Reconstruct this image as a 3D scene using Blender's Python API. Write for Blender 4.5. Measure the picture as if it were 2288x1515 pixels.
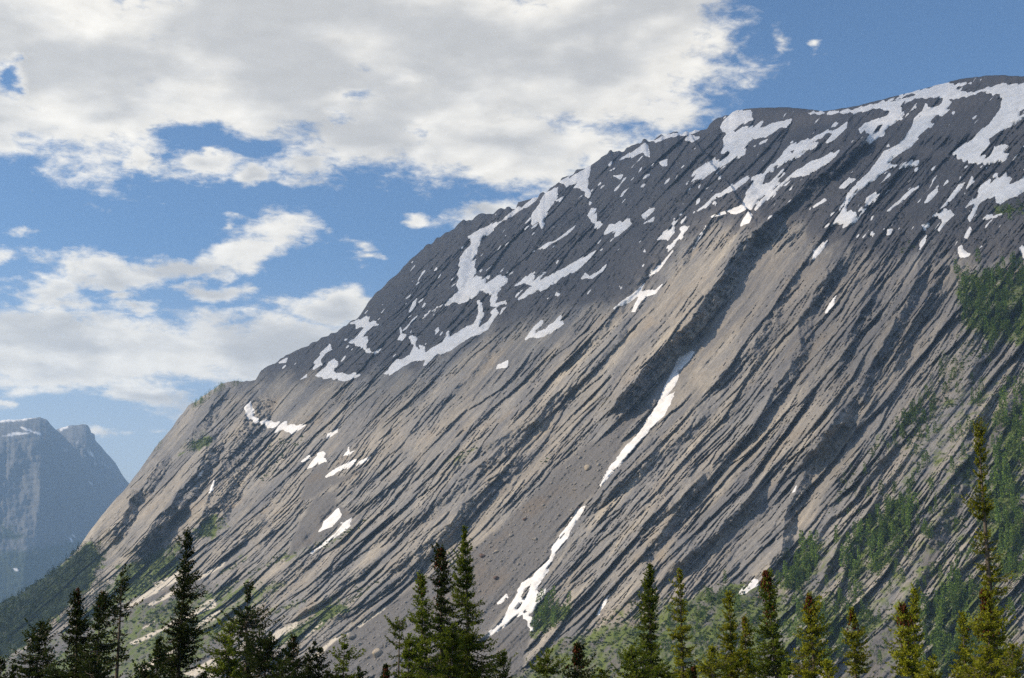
import bpy, math, random
import numpy as np
from mathutils import Vector

for o in list(bpy.data.objects):
    bpy.data.objects.remove(o)
SC = bpy.context.scene
COL = SC.collection
R = math.radians

# ------------------------------------------------------------------ camera
FPX, CX, CY = 3178.0, 1144.0, 757.5          # focal length and centre in photograph pixels
PITCH = R(13.0)
cam_d = bpy.data.cameras.new('camera')
cam_d.sensor_width = 36.0
cam_d.lens = 36.0 * FPX / 2288.0
cam_d.clip_start = 0.5
cam_d.clip_end = 60000.0
cam = bpy.data.objects.new('camera', cam_d)
cam.rotation_euler = (R(90) + PITCH, 0, 0)
COL.objects.link(cam)
SC.camera = cam

# ------------------------------------------------------------------ exposure
SC.view_settings.view_transform = 'Standard'
SC.view_settings.look = 'None'
SC.view_settings.gamma = 1.0
SC.view_settings.use_curve_mapping = False
SC.view_settings.exposure = 0.06
SC.render.engine = 'CYCLES'
SC.cycles.max_bounces = 6
SC.cycles.diffuse_bounces = 2
SC.cycles.glossy_bounces = 1
SC.cycles.transmission_bounces = 2
SC.cycles.volume_bounces = 1
SC.cycles.transparent_max_bounces = 8
SC.cycles.use_denoising = False

# ------------------------------------------------------------------ sun
SUN_EL, SUN_AZ = R(33), R(-97)               # azimuth from +Y, negative = towards -X
sun_dir = Vector((math.sin(SUN_AZ) * math.cos(SUN_EL), math.cos(SUN_AZ) * math.cos(SUN_EL), math.sin(SUN_EL)))
sun_d = bpy.data.lights.new('sun', 'SUN')
sun_d.energy = 5.0
sun_d.angle = R(0.5)
sun_d.color = (1.0, 0.83, 0.61)
sun = bpy.data.objects.new('sun', sun_d)
sun.rotation_euler = (-sun_dir).to_track_quat('-Z', 'Y').to_euler()
COL.objects.link(sun)

# ------------------------------------------------------------------ node helpers
class NT:
    def __init__(self, tree):
        self.t = tree
    def n(self, typ, **kw):
        x = self.t.nodes.new(typ)
        for k, v in kw.items():
            setattr(x, k, v)
        return x
    def put(self, sock, v):
        if isinstance(v, bpy.types.NodeSocket):
            self.t.links.new(v, sock)
        elif v is not None:
            if hasattr(sock.default_value, '__len__') and not hasattr(v, '__len__'):
                v = (v, v, v, 1)[:len(sock.default_value)]
            if hasattr(v, '__len__') and len(v) == 3 and len(sock.default_value) == 4:
                v = (*v, 1)
            sock.default_value = v
    def m(self, op, a, b=None, c=None, clamp=False):
        x = self.n('ShaderNodeMath', operation=op, use_clamp=clamp)
        for i, v in enumerate((a, b, c)):
            self.put(x.inputs[i], v)
        return x.outputs[0]
    def vm(self, op, a, b=None):
        x = self.n('ShaderNodeVectorMath', operation=op)
        self.put(x.inputs[0], a)
        if b is not None:
            if op == 'SCALE':
                self.put(x.inputs['Scale'], b)
            else:
                self.put(x.inputs[1], b)
        return x.outputs['Value'] if op in ('LENGTH', 'DOT_PRODUCT') else x.outputs[0]
    def mix(self, f, a, b, blend='MIX'):
        x = self.n('ShaderNodeMix', data_type='RGBA', blend_type=blend)
        self.put(x.inputs[0], f); self.put(x.inputs[6], a); self.put(x.inputs[7], b)
        return x.outputs[2]
    def noise(self, vec, scale, detail=4, rough=0.5, dist=0.0, color=False):
        x = self.n('ShaderNodeTexNoise')
        if vec is not None:
            self.put(x.inputs['Vector'], vec)
        x.inputs['Scale'].default_value = scale
        x.inputs['Detail'].default_value = detail
        x.inputs['Roughness'].default_value = rough
        x.inputs['Distortion'].default_value = dist
        return x.outputs['Color' if color else 'Fac']
    def ss(self, v, lo, hi, a=0.0, b=1.0):
        x = self.n('ShaderNodeMapRange', interpolation_type='SMOOTHSTEP')
        self.put(x.inputs[0], v)
        for i, k in enumerate((lo, hi, a, b)):
            x.inputs[i + 1].default_value = k
        return x.outputs[0]
    def attr(self, name, fac=True):
        x = self.n('ShaderNodeAttribute', attribute_name=name)
        return x.outputs['Fac' if fac else 'Vector']

# pixel of the photograph -> direction in the world (camera stands at the origin)
FW = np.array((0, math.cos(PITCH), math.sin(PITCH)))
UP = np.array((0, -math.sin(PITCH), math.cos(PITCH)))
def ray(u, v):
    u = np.asarray(u, float); v = np.asarray(v, float)
    a = (u - CX) / FPX; b = (CY - v) / FPX
    return np.stack([a, FW[1] + b * UP[1], FW[2] + b * UP[2]], -1)
def azel(u, v):
    d = ray(u, v); d = d / np.linalg.norm(d)
    return math.atan2(d[0], d[1]), math.asin(d[2])

# ------------------------------------------------------------------ sky with its clouds
W = bpy.data.worlds.new('World'); SC.world = W
W.use_nodes = True
wt = W.node_tree
wt.nodes.clear()
N = NT(wt)
sky = N.n('ShaderNodeTexSky', sky_type='NISHITA')
sky.sun_disc = False
sky.sun_elevation = SUN_EL
sky.sun_rotation = SUN_AZ % (2 * math.pi)
sky.altitude = 1500
sky.air_density = 1.0; sky.dust_density = 1.6; sky.ozone_density = 2.2
SKY_STRENGTH = 0.14
tc = N.n('ShaderNodeTexCoord').outputs['Generated']
sep = N.n('ShaderNodeSeparateXYZ'); wt.links.new(tc, sep.inputs[0])
az = N.m('ARCTAN2', sep.outputs[0], sep.outputs[1])
el = N.m('ARCSINE', sep.outputs[2])
comb = N.n('ShaderNodeCombineXYZ'); wt.links.new(az, comb.inputs[0]); wt.links.new(el, comb.inputs[1])
P2 = comb.outputs[0]
# (x, y, rx, ry, rotation, strength) in photograph pixels
CLOUDS = [(120,130,430,240,0,1.5),(600,90,560,270,0,1.6),(1010,140,500,255,0,1.6),(1370,90,330,240,0,1.5),
 (230,250,240,90,0,1.2),(1150,320,360,105,4,1.3),(830,305,260,75,3,1.1),(1520,30,160,130,0,1.0),(0,40,300,120,0,1.2),
 (1440,230,150,110,0,0.7),(0,275,120,70,0,1.1),
 (450,372,120,42,-8,1.0),(470,345,36,38,0,0.8),(585,392,52,24,0,0.9),(320,350,80,30,25,.8),(700,410,45,14,0,.3),(690,355,90,36,0,.7),
 (105,640,55,60,0,0.8),(165,600,75,34,-10,0.9),(255,615,120,38,0,0.9),(400,597,150,28,-8,0.9),(545,565,110,34,-12,0.85),(640,520,95,52,-8,0.8),
 (275,655,55,24,0,0.8),(480,645,95,22,-2,0.85),(180,682,46,16,0,0.6),(130,670,70,30,0,.7),
 (220,770,430,75,2,1.4),(600,785,360,95,0,1.4),(740,690,130,50,0,1.2),(300,688,65,20,0,0.8),(640,665,60,26,0,0.7),
 (100,820,330,60,0,1.3),(310,878,170,24,8,0.8),(400,905,80,26,0,0.5),(0,760,120,40,0,.9),
 (815,570,45,15,-3,0.7),(800,545,28,12,0,0.35),(540,494,18,18,0,0.4),(925,482,48,22,0,0.8),(1075,470,110,32,-8,0.9),
 (5,575,36,24,0,0.6),(0,630,36,20,0,0.6),(235,966,46,13,0,0.6),(5,903,24,12,0,0.6),(345,962,60,8,-4,0.3),
 (1742,96,30,28,0,0.62),(1833,100,14,12,0,0.4),(1600,145,60,30,30,0.3),(1585,110,90,60,0,.5),(60,520,40,10,0,0.3),(90,575,40,12,0,.25)]
HOLES = [(15,160,70,62,0,1.6),(60,118,28,16,0,.6),(440,300,130,36,-4,1.0),(760,262,70,12,6,0.45),(820,205,140,24,-8,0.5),(560,330,60,26,10,0.6),(930,190,60,40,0,.35),(1195,195,60,40,0,.3),(960,285,40,20,0,.5)]
# wisps: warp the coordinates a little so that no edge is a clean ellipse
dirs = N.vm('MULTIPLY', tc, (1.0, 1.0, 2.2))
wv = N.vm('SUBTRACT', N.noise(dirs, 22, 5, 0.55, color=True), (0.5, 0.5, 0.5))
P2w = N.vm('ADD', P2, N.vm('MULTIPLY', wv, (0.055, 0.032, 0.0)))
def blob(c):
    x, y, rx, ry, rot, st = c
    a, e = azel(x, y)
    mp = N.n('ShaderNodeMapping', vector_type='TEXTURE')
    wt.links.new(P2w, mp.inputs[0])
    mp.inputs['Location'].default_value = (a, e, 0)
    mp.inputs['Rotation'].default_value = (0, 0, R(-rot))
    mp.inputs['Scale'].default_value = (rx / FPX, ry / FPX, 1)
    return N.m('MULTIPLY_ADD', N.vm('LENGTH', mp.outputs[0]), -st, st)
field = None
for c in CLOUDS:
    b = blob(c)
    field = b if field is None else N.m('SMOOTH_MAX', field, b, 0.12)
for c in HOLES:
    field = N.m('SUBTRACT', field, N.m('MAXIMUM', blob(c), 0.0))
# outside the photograph the same kind of broken cloud goes on
gen = N.m('MULTIPLY_ADD', N.noise(N.vm('MULTIPLY', tc, (1, 1, 2.6)), 3.2, 3, 0.5), 7.0, -3.9)
ca, ce = azel(1144, 700)
offx = N.m('ABSOLUTE', N.m('SUBTRACT', az, ca)); offy = N.m('ABSOLUTE', N.m('SUBTRACT', el, ce))
outside = N.m('MAXIMUM', N.ss(offx, R(21.5), R(27)), N.ss(offy, R(15.0), R(20)))
field = N.m('ADD', N.m('MULTIPLY', field, N.m('SUBTRACT', 1.0, outside)), N.m('MULTIPLY', gen, outside))
field = N.m('MINIMUM', N.m('MAXIMUM', field, -1.0), 1.3)
nz1 = N.noise(dirs, 24, 8, 0.56, 0.25)
nz2 = N.noise(N.vm('ADD', dirs, (-0.008, 0.0, 0.010)), 24, 8, 0.56, 0.25)
nbig = N.noise(N.vm('MULTIPLY', tc, (1.0, 1.0, 2.6)), 9, 4, 0.5)
dens = N.m('ADD', N.m('ADD', field, N.m('MULTIPLY_ADD', nz1, 1.7, -0.80)), N.m('MULTIPLY_ADD', N.noise(dirs, 95, 6, 0.62, 0.4), 1.0, -0.5))
alpha = N.ss(dens, -0.08, 0.66)
thick = N.ss(N.m('ADD', field, N.m('MULTIPLY_ADD', nbig, 3.4, -1.7)), 0.25, 1.25)
relief = N.m('MULTIPLY', N.m('SUBTRACT', nz1, nz2), N.m('MULTIPLY_ADD', thick, -0.45, 0.65))
lum = N.m('ADD', N.m('MULTIPLY_ADD', thick, -0.40, 1.07), relief)
# the side of the sky nearer the sun is brighter
lum = N.m('MULTIPLY', lum, N.m('MULTIPLY_ADD', N.m('COSINE', N.m('SUBTRACT', az, SUN_AZ)), 0.12, 0.95))
ccol = N.mix(thick, (1.0, 0.955, 0.865, 1), (1.0, 0.985, 0.95, 1))
cloud = N.vm('SCALE', ccol, N.m('MULTIPLY', lum, 1.0 / SKY_STRENGTH))
skyc = N.vm('MULTIPLY', sky.outputs[0], (0.745, 0.925, 1.02))
skyc = N.mix(N.m('MULTIPLY', N.ss(el, R(17), R(1)), 0.75), skyc, N.vm('SCALE', (0.86, 0.82, 0.70), 1.0 / SKY_STRENGTH))
final = N.mix(alpha, skyc, cloud)
bg = N.n('ShaderNodeBackground')
bg.inputs['Strength'].default_value = SKY_STRENGTH
wt.links.new(final, bg.inputs[0])
wo = N.n('ShaderNodeOutputWorld')
wt.links.new(bg.outputs[0], wo.inputs[0])

# ------------------------------------------------------------------ numpy noise
def _rnd(ix, iy, seed):
    h = (ix.astype(np.int64) * 374761393 + iy.astype(np.int64) * 668265263 + seed * 2147483647 * 31) & 0xFFFFFFFF
    h = ((h ^ (h >> 13)) * 1274126177) & 0xFFFFFFFF
    h = ((h ^ (h >> 16)) * 2246822519) & 0xFFFFFFFF
    return ((h ^ (h >> 15)) & 0xFFFF)
_GA = np.linspace(0, 2 * np.pi, 65536, endpoint=False)
_GC, _GS = np.cos(_GA).astype(np.float32), np.sin(_GA).astype(np.float32)
def perlin(x, y, seed=0):
    x0 = np.floor(x); y0 = np.floor(y)
    fx = (x - x0).astype(np.float32); fy = (y - y0).astype(np.float32)
    ix = x0.astype(np.int64); iy = y0.astype(np.int64)
    sx = fx * fx * fx * (fx * (fx * 6 - 15) + 10); sy = fy * fy * fy * (fy * (fy * 6 - 15) + 10)
    def g(dx, dy):
        k = _rnd(ix + dx, iy + dy, seed)
        return _GC[k] * (fx - dx) + _GS[k] * (fy - dy)
    a = g(0, 0) + sx * (g(1, 0) - g(0, 0))
    b = g(0, 1) + sx * (g(1, 1) - g(0, 1))
    return (a + sy * (b - a)) * 1.5
def fbm(x, y, oct=4, seed=0, gain=0.5):
    r = 0; a = 1.0; f = 1.0
    for i in range(oct):
        r = r + a * perlin(x * f + 17.3 * i, y * f - 9.1 * i, seed + i)
        a *= gain; f *= 2.03
    return r
def plates(s, t, ls, lt, seed):
    """irregular slabs: random height, position across the slab, and distance to the nearest joint"""
    X = s / ls; Y = t / lt
    ix = np.floor(X); iy = np.floor(Y)
    d1 = np.full(X.shape, 9.0, np.float32); d2 = d1.copy()
    hh = np.zeros_like(d1); yy = np.zeros_like(d1)
    for dx in (-1, 0, 1):
        for dy in (-1, 0, 1):
            cx = ix + dx; cy = iy + dy
            jx = _rnd(cx, cy, seed) / 65536.0; jy = _rnd(cx, cy, seed + 77) / 65536.0
            ex = X - cx - jx; ey = Y - cy - jy
            d = (ex * ex + ey * ey).astype(np.float32)
            near = d < d1
            d2 = np.where(near, d1, np.minimum(d2, d))
            hh = np.where(near, _rnd(cx, cy, seed + 191) / 65536.0, hh)
            yy = np.where(near, ey, yy)
            d1 = np.where(near, d, d1)
    return hh, yy, np.sqrt(d2) - np.sqrt(d1)
def smooth(x, a, b):
    t = np.clip((x - a) / (b - a), 0, 1)
    return t * t * (3 - 2 * t)
def sdist(poly, U, V, margin=90.0):
    """signed distance to a polygon in photograph pixels, positive inside"""
    p = np.asarray(poly, float)
    out = np.full(U.shape, -margin, np.float32)
    lo = p.min(0) - margin; hi = p.max(0) + margin
    sel = (U > lo[0]) & (U < hi[0]) & (V > lo[1]) & (V < hi[1])
    if not sel.any():
        return out
    x = U[sel]; y = V[sel]
    best = np.full(x.shape, 1e12); ins = np.zeros(x.shape, bool)
    for (x0, y0), (x1, y1) in zip(p, np.roll(p, -1, 0)):
        dx, dy = x1 - x0, y1 - y0
        k = np.clip(((x - x0) * dx + (y - y0) * dy) / (dx * dx + dy * dy + 1e-9), 0, 1)
        best = np.minimum(best, (x - x0 - k * dx) ** 2 + (y - y0 - k * dy) ** 2)
        if y0 != y1:
            cr = ((y0 > y) != (y1 > y)) & (x < (x1 - x0) * (y - y0) / (y1 - y0) + x0)
            ins ^= cr
    out[sel] = np.where(ins, 1, -1) * np.sqrt(best)
    return np.maximum(out, -margin)
def zp(ox, oy, k, pts):
    return [(ox + x / k, oy + y / k) for x, y in pts]
ZA = lambda *p: zp(1500, 150, 2.755, p)
ZE = lambda *p: zp(800, 380, 2.86, p)
ZF = lambda *p: zp(400, 600, 3.03, p)
ZB = lambda *p: zp(700, 880, 2.386, p)
ZC = lambda *p: zp(1400, 880, 2.386, p)
ZD = lambda *p: zp(1144, 0, 1.993, p)
Z9 = lambda *p: zp(1300, 500, 2.316, p)
Z1 = lambda *p: zp(0, 880, 2.386, p)
ZG = lambda *p: zp(0, 1150, 4.15, p)
ZH = lambda *p: zp(380, 1150, 4.15, p)
ZK = lambda *p: zp(1750, 900, 2.463, p)

# ------------------------------------------------------------------ object helpers
def tag(o, label=None, cat=None, group=None, kind=None):
    for k, v in (('label', label), ('category', cat), ('group', group), ('kind', kind)):
        if v: o[k] = v
    return o
def mesh_np(name, verts, faces, mat=None, smooth_shade=True):
    """faces: int array (n,3) or (n,4)"""
    me = bpy.data.meshes.new(name)
    verts = np.asarray(verts, np.float32); faces = np.asarray(faces, np.int32)
    k = faces.shape[1]
    me.vertices.add(len(verts)); me.vertices.foreach_set('co', verts.ravel())
    me.loops.add(faces.size); me.loops.foreach_set('vertex_index', faces.ravel())
    me.polygons.add(len(faces))
    me.polygons.foreach_set('loop_start', np.arange(0, faces.size, k, dtype=np.int32))
    me.polygons.foreach_set('loop_total', np.full(len(faces), k, np.int32))
    if smooth_shade:
        me.polygons.foreach_set('use_smooth', np.ones(len(faces), bool))
    me.update(calc_edges=True)
    if mat: me.materials.append(mat)
    return me
def add(name, me, parent=None, loc=None):
    o = bpy.data.objects.new(name, me)
    COL.objects.link(o)
    if parent: o.parent = parent
    if loc is not None: o.location = loc
    return o
def fattr(me, name, arr):
    a = me.attributes.new(name, 'FLOAT', 'POINT')
    a.data.foreach_set('value', np.ascontiguousarray(arr, np.float32).ravel())
def vattr(me, name, arr):
    a = me.attributes.new(name, 'FLOAT_VECTOR', 'POINT')
    a.data.foreach_set('vector', np.ascontiguousarray(arr, np.float32).ravel())
def grid_faces(nr, nc):
    i = np.arange(nr * nc, dtype=np.int32).reshape(nr, nc)
    return np.stack([i[:-1, :-1], i[1:, :-1], i[1:, 1:], i[:-1, 1:]], -1).reshape(-1, 4)
def material(name):
    m = bpy.data.materials.new(name); m.use_nodes = True
    t = m.node_tree; t.nodes.clear()
    n = NT(t)
    b = n.n('ShaderNodeBsdfPrincipled'); o = n.n('ShaderNodeOutputMaterial')
    t.links.new(b.outputs[0], o.inputs[0])
    b.inputs['Roughness'].default_value = 0.95
    b.inputs['Specular IOR Level'].default_value = 0.15
    return m, n, b, o

# ------------------------------------------------------------------ the mountain
SKYLINE = [(-300,1470),(-150,1415),(0,1352),(60,1318),(120,1277),(170,1232),(200,1188),(240,1136),(280,1092),(310,1052),(345,1002),(380,962),
 (420,908),(455,885),(500,856),(520,852),(555,852),(570,848),(590,825),(640,795),(700,765),(760,735),(800,710),(840,655),(900,595),(960,545),
 (1000,515),(1050,490),(1120,468),(1152,462),(1158,446),(1190,438),(1205,438),(1230,420),(1300,375),(1345,348),(1360,340),(1400,330),(1440,315),
 (1500,300),(1560,290),(1590,280),(1605,266),(1620,258),(1650,246),(1700,240),(1760,240),(1840,248),(1900,240),(2000,215),(2060,200),(2100,188),
 (2150,176),(2210,168),(2288,170),(2420,185),(2600,215)]
sk = np.array(SKYLINE, float)
def skyv(u):
    v = np.interp(u, sk[:, 0], sk[:, 1])
    rough = np.interp(u, [-300, 180, 420, 560, 600, 900, 1000, 1600, 1660, 1720, 2600], [0, .3, .9, 1.6, 1.3, 1.6, 2.3, 2.4, .7, .3, .5])
    u = np.asarray(u, float)
    return v + rough * (2.6 * fbm(u / 38.0, u * 0 + 3.3, 3, 5) + 1.6 * np.tanh(6 * perlin(u / 17.0, u * 0 + .7, 9)) * (.4 + np.abs(perlin(u / 29.0, u * 0 + 5.7, 11))))

ug = np.concatenate([np.arange(-260, -4, 14.0), np.arange(0, 2289, 1.92), np.arange(2300, 2570, 14.0)])
NR1, NR2 = 660, 14
sky_g = skyv(ug)
w1 = np.linspace(0, 1, NR1)
V1 = sky_g[None, :] + w1[:, None] * (1535 - sky_g[None, :])
V2 = 1535 + np.linspace(0, 1, NR2 + 1)[1:, None] * 190 + np.zeros((1, len(ug)))
V = np.concatenate([V1, V2], 0); U = np.broadcast_to(ug[None, :], V.shape).copy()
NRr, NCc = V.shape
NRM = np.array((-0.50, -0.52, 0.69)); NRM /= np.linalg.norm(NRM)
PLANE_C = 1100.0

# direction of the strata (degrees below the horizontal, running down to the left)
ANG = [(200,1150,57),(300,1050,57),(420,1050,54),(480,950,56),(560,1000,50),(650,1000,47),(700,900,46),(550,1250,33),(500,1400,30),(300,1400,30),
 (700,1250,33),(800,1180,36),(900,1150,42),(950,1050,44),(800,1050,44),(700,1120,40),(1000,1180,46),(1150,1000,46),(1250,900,46),(1100,850,42),(1000,900,42),
 (1350,850,48),(1450,750,50),(1550,680,54),(1640,560,54),(1300,1150,52),(1200,1350,48),(1000,1400,35),(700,1450,30),(1450,1100,47),(1500,1000,48),
 (1600,1000,48),(1700,1000,51),(1550,1200,49),(1700,1200,50),(1800,900,56),(1900,800,60),(1900,600,61),(2000,700,62),(2050,600,62),(2000,1000,55),
 (2100,900,56),(2150,1200,58),(2250,1000,60),(1950,1200,52),(1800,1100,52),(2200,700,62),(1800,500,55),(1700,420,38),(1850,350,38),(1600,400,40),(1500,500,42),
 (1400,600,42),(1250,480,44),(1150,550,48),(1050,750,40),(950,780,36),(900,700,48),(1000,600,50),(1300,620,38),(1200,700,36),(2000,420,48),(2150,400,50),(2250,300,50),(2000,280,48),
 (1500,350,38),(750,800,45),(600,880,50),(1600,620,48)]
an = np.array(ANG, float)
gx = np.linspace(-300, 2600, 46); gy = np.linspace(100, 1760, 30)
GX, GY = np.meshgrid(gx, gy)
wts = 1.0 / (((GX[..., None] - an[:, 0]) ** 2 + (GY[..., None] - an[:, 1]) ** 2) + 90.0 ** 2) ** 1.6
TH = np.radians((wts * an[:, 2]).sum(-1) / wts.sum(-1))
def integrate(gxf, gyf):
    nr, nc = GX.shape; n = nr * nc
    idx = np.arange(n).reshape(nr, nc)
    A = np.zeros((n, n)); b = np.zeros(n)
    def eq(i, j, d):
        np.add.at(A, (i, i), 1); np.add.at(A, (j, j), 1); np.add.at(A, (i, j), -1); np.add.at(A, (j, i), -1)
        np.add.at(b, j, d); np.add.at(b, i, -d)
    hx = gx[1] - gx[0]; hy = gy[1] - gy[0]
    eq(idx[:, :-1].ravel(), idx[:, 1:].ravel(), (0.5 * (gxf[:, :-1] + gxf[:, 1:]) * hx).ravel())
    eq(idx[:-1].ravel(), idx[1:].ravel(), (0.5 * (gyf[:-1] + gyf[1:]) * hy).ravel())
    A[0, 0] += 1
    return np.linalg.solve(A + 1e-9 * np.eye(n), b).reshape(nr, nc)
def up(f, u, v):
    x = np.clip((u - gx[0]) / (gx[1] - gx[0]), 1, len(gx) - 3); y = np.clip((v - gy[0]) / (gy[1] - gy[0]), 1, len(gy) - 3)
    i = x.astype(int); j = y.astype(int); a = x - i; b = y - j
    def cw(q):
        return (-.5*q+q*q-.5*q**3, 1-2.5*q*q+1.5*q**3, .5*q+2*q*q-1.5*q**3, -.5*q*q+.5*q**3)
    wa = cw(a); wb = cw(b)
    return sum(wb[n] * sum(wa[m] * f[j + n - 1, i + m - 1] for m in range(4)) for n in range(4))
Tg = integrate(np.sin(TH), np.cos(TH)); Sg = integrate(-np.cos(TH), np.sin(TH))
T = up(Tg, U, V); S = up(Sg, U, V)
# wandering of the joints
Tw = T + 9 * fbm(S / 260, T / 110, 2, 21) + 1.3 * fbm(S / 75, T / 25, 2, 25)
Sw = S + 18 * fbm(S / 120, T / 30, 3, 31)

# zones -----------------------------------------------------------------
SCREE = [
 ([(300,1340),(430,1290),(480,1310),(430,1400),(520,1420),(440,1530),(0,1530),(120,1450)], 14),
 (ZB((1810,60),(1700,170),(1590,360),(1500,540),(1380,620),(1300,760),(1240,880),(1100,1010),(1040,1110),(950,1240),(880,1320),(1000,1515),(-350,1515),(-100,1440),(120,1310),(400,1130),(560,1010),(760,890),(880,800),(1030,690),(1160,560),(1270,410),(1400,310),(1560,220),(1700,60)), 8),
 (ZB((1180,1150),(1110,1180),(1000,1260),(900,1320),(1000,1540),(1100,1540)), 5),
 (ZC((2119,-20),(2060,0),(1960,150),(1840,400),(1740,560),(1640,700),(1600,800),(1560,940),(1540,1060),(1450,1160),(1250,1360),(1130,1540),(1420,1540),(1480,1300),(1560,1100),(1640,900),(1790,620),(1900,400),(2000,200),(2119,60)), 6),
 (ZA((440,258),(540,248),(900,275),(1040,290),(980,340),(860,380),(760,400),(720,330),(560,360),(500,300)), 10),
 (ZA((1480,470),(1700,520),(1800,590),(1650,560),(1480,560),(1380,560)), 8),
 (ZA((1900,50),(2171,50),(2171,95),(1900,110),(1740,100)), 6),
 (ZF((1000,1250),(900,1380),(1050,1480),(1300,1330),(1150,1400),(1000,1420)), 5),
 (ZB((0,380),(150,440),(0,560),(-80,560)), 5),
 (ZA((1720,180),(2040,180),(2000,330),(1900,420),(1600,420),(1500,470),(1560,330)), 14),
 ([(1480,1380),(1640,1300),(1760,1330),(1700,1420),(1760,1560),(1100,1560),(1250,1430),(1380,1400)], 16),
 (ZG((500,1100),(900,1010),(1200,930),(1660,690),(1700,740),(1280,960),(800,1200),(300,1420),(0,1520),(-50,1420)), 4),
 (ZB((0,560),(150,500),(120,600),(220,640),(60,780),(-60,830),(-140,880),(-100,760)), 5),
]
GREEN = [
 ([(1740,1280),(1900,1150),(2050,1000),(2110,900),(2200,830),(2300,800),(2300,1540),(1500,1540),(1560,1400)], 30, 0.50),
 ([(1120,1540),(1220,1440),(1400,1370),(1560,1310),(1700,1300),(1700,1540)], 16, 0.72),
 ([(300,1350),(560,1290),(640,1300),(560,1380),(480,1440),(420,1530),(60,1530),(120,1450)], 20, 0.72),
 (ZG((-300,1100),(0,760),(330,560),(620,400),(760,290),(920,280),(1000,380),(870,620),(830,720),(500,1000),(120,1300),(-300,1500)), 4, 1.0),
 (ZG((1150,460),(1500,330),(1680,240),(1700,510),(1300,760),(1000,900),(760,1120),(600,1100),(900,800)), 5, 0.9),
 (ZG((0,1370),(300,1230),(640,1110),(500,1260),(150,1420),(0,1500)), 4, 0.55),
 (ZG((1300,960),(1640,790),(1700,900),(1300,1090)), 4, 0.7),
 (ZG((1250,1210),(1680,960),(1900,1000),(1500,1200),(1300,1280)), 5, 0.45),
 (ZH((210,130),(350,60),(480,40),(520,110),(420,200),(240,240)), 5, 0.95),
 (Z1((970,320),(1060,240),(1130,210),(1130,260),(1060,300)), 4, 0.95),
 (ZH((430,530),(640,450),(720,370),(690,440),(560,520),(470,560)), 4, 0.6),
 (ZH((720,540),(1000,380),(1200,350),(1400,250),(1700,100),(1700,180),(1420,300),(1250,380),(950,460),(760,580)), 4, 0.55),
 (ZH((880,930),(1200,780),(1400,690),(1300,800),(1050,900),(900,960)), 4, 0.6),
 (ZH((980,1180),(1240,1000),(1500,840),(1580,830),(1700,840),(1440,1030),(1280,1120),(1120,1180),(960,1260)), 4, 0.9),
 (ZH((1580,760),(1780,640),(1992,600),(1900,720),(1700,960),(1600,900)), 4, 0.3),
 (ZH((340,1430),(480,1340),(520,1370),(330,1490)), 4, 0.8),
 (ZB((0,830),(300,660),(380,660),(200,760),(0,880)), 4, 0.3),
 (ZB((700,360),(860,270),(880,290),(760,380)), 3, 0.6),
 (ZB((1200,370),(1400,270),(1380,300),(1240,370)), 4, 0.35),
 (ZB((1160,1300),(1200,1150),(1310,1110),(1390,1170),(1330,1210),(1230,1290)), 4, 0.9),
 (ZB((1100,1440),(1300,1310),(1500,1220),(1700,1100),(1800,1000),(1800,1250),(1813,1540),(1100,1540)), 12, 0.42),
 ([(1400,1410),(1480,1390),(1560,1340),(1640,1300),(1680,1300),(1650,1340),(1560,1400),(1450,1480)], 5, 0.8),
 ([(1530,1515),(1560,1440),(1600,1390),(1700,1330),(1820,1330),(2000,1380),(1960,1420),(1800,1515)], 8, 0.7),
 (ZC((820,1060),(840,900),(930,820),(1060,790),(1000,960),(900,1060)), 6, 0.8),
 (ZC((1160,960),(1180,780),(1300,660),(1420,560),(1540,560),(1520,760),(1350,960),(1220,1000)), 7, 0.75),
 (ZC((820,1100),(1100,1050),(1300,1000),(1300,1250),(1100,1440),(900,1440)), 14, 0.5),
 (ZC((1960,420),(2000,140),(2119,20),(2119,1000),(1960,1000),(1880,640)), 6, 0.85),
 (ZC((1570,1100),(1750,1000),(1950,1050),(1960,1515),(1600,1515)), 9, 0.8),
 (ZC((1600,80),(1740,0),(1780,60),(1640,140),(1560,330),(1440,340),(1480,200)), 6, 0.5),
 (ZC((1240,370),(1340,220),(1440,200),(1300,330)), 5, 0.5),
 (ZC((1080,640),(1150,460),(1230,400),(1240,480),(1120,600)), 4, 0.35),
 ([(2135,650),(2170,605),(2300,600),(2300,770),(2230,770),(2160,740)], 7, 0.8),
 ([(2160,740),(2230,760),(2150,850),(2090,930),(2050,960),(2060,900)], 9, 0.35),
 (ZA((1980,910),(2010,870),(2171,840),(2171,900),(2050,905)), 3, 0.8),
 (ZF((560,1160),(720,1150),(880,1130),(820,1200),(700,1290),(600,1420),(520,1520),(500,1500),(620,1300)), 5, 0.28),
 (ZA((1330,1120),(1480,1070),(1520,1130),(1400,1160)), 4, 0.3),
]
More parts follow.
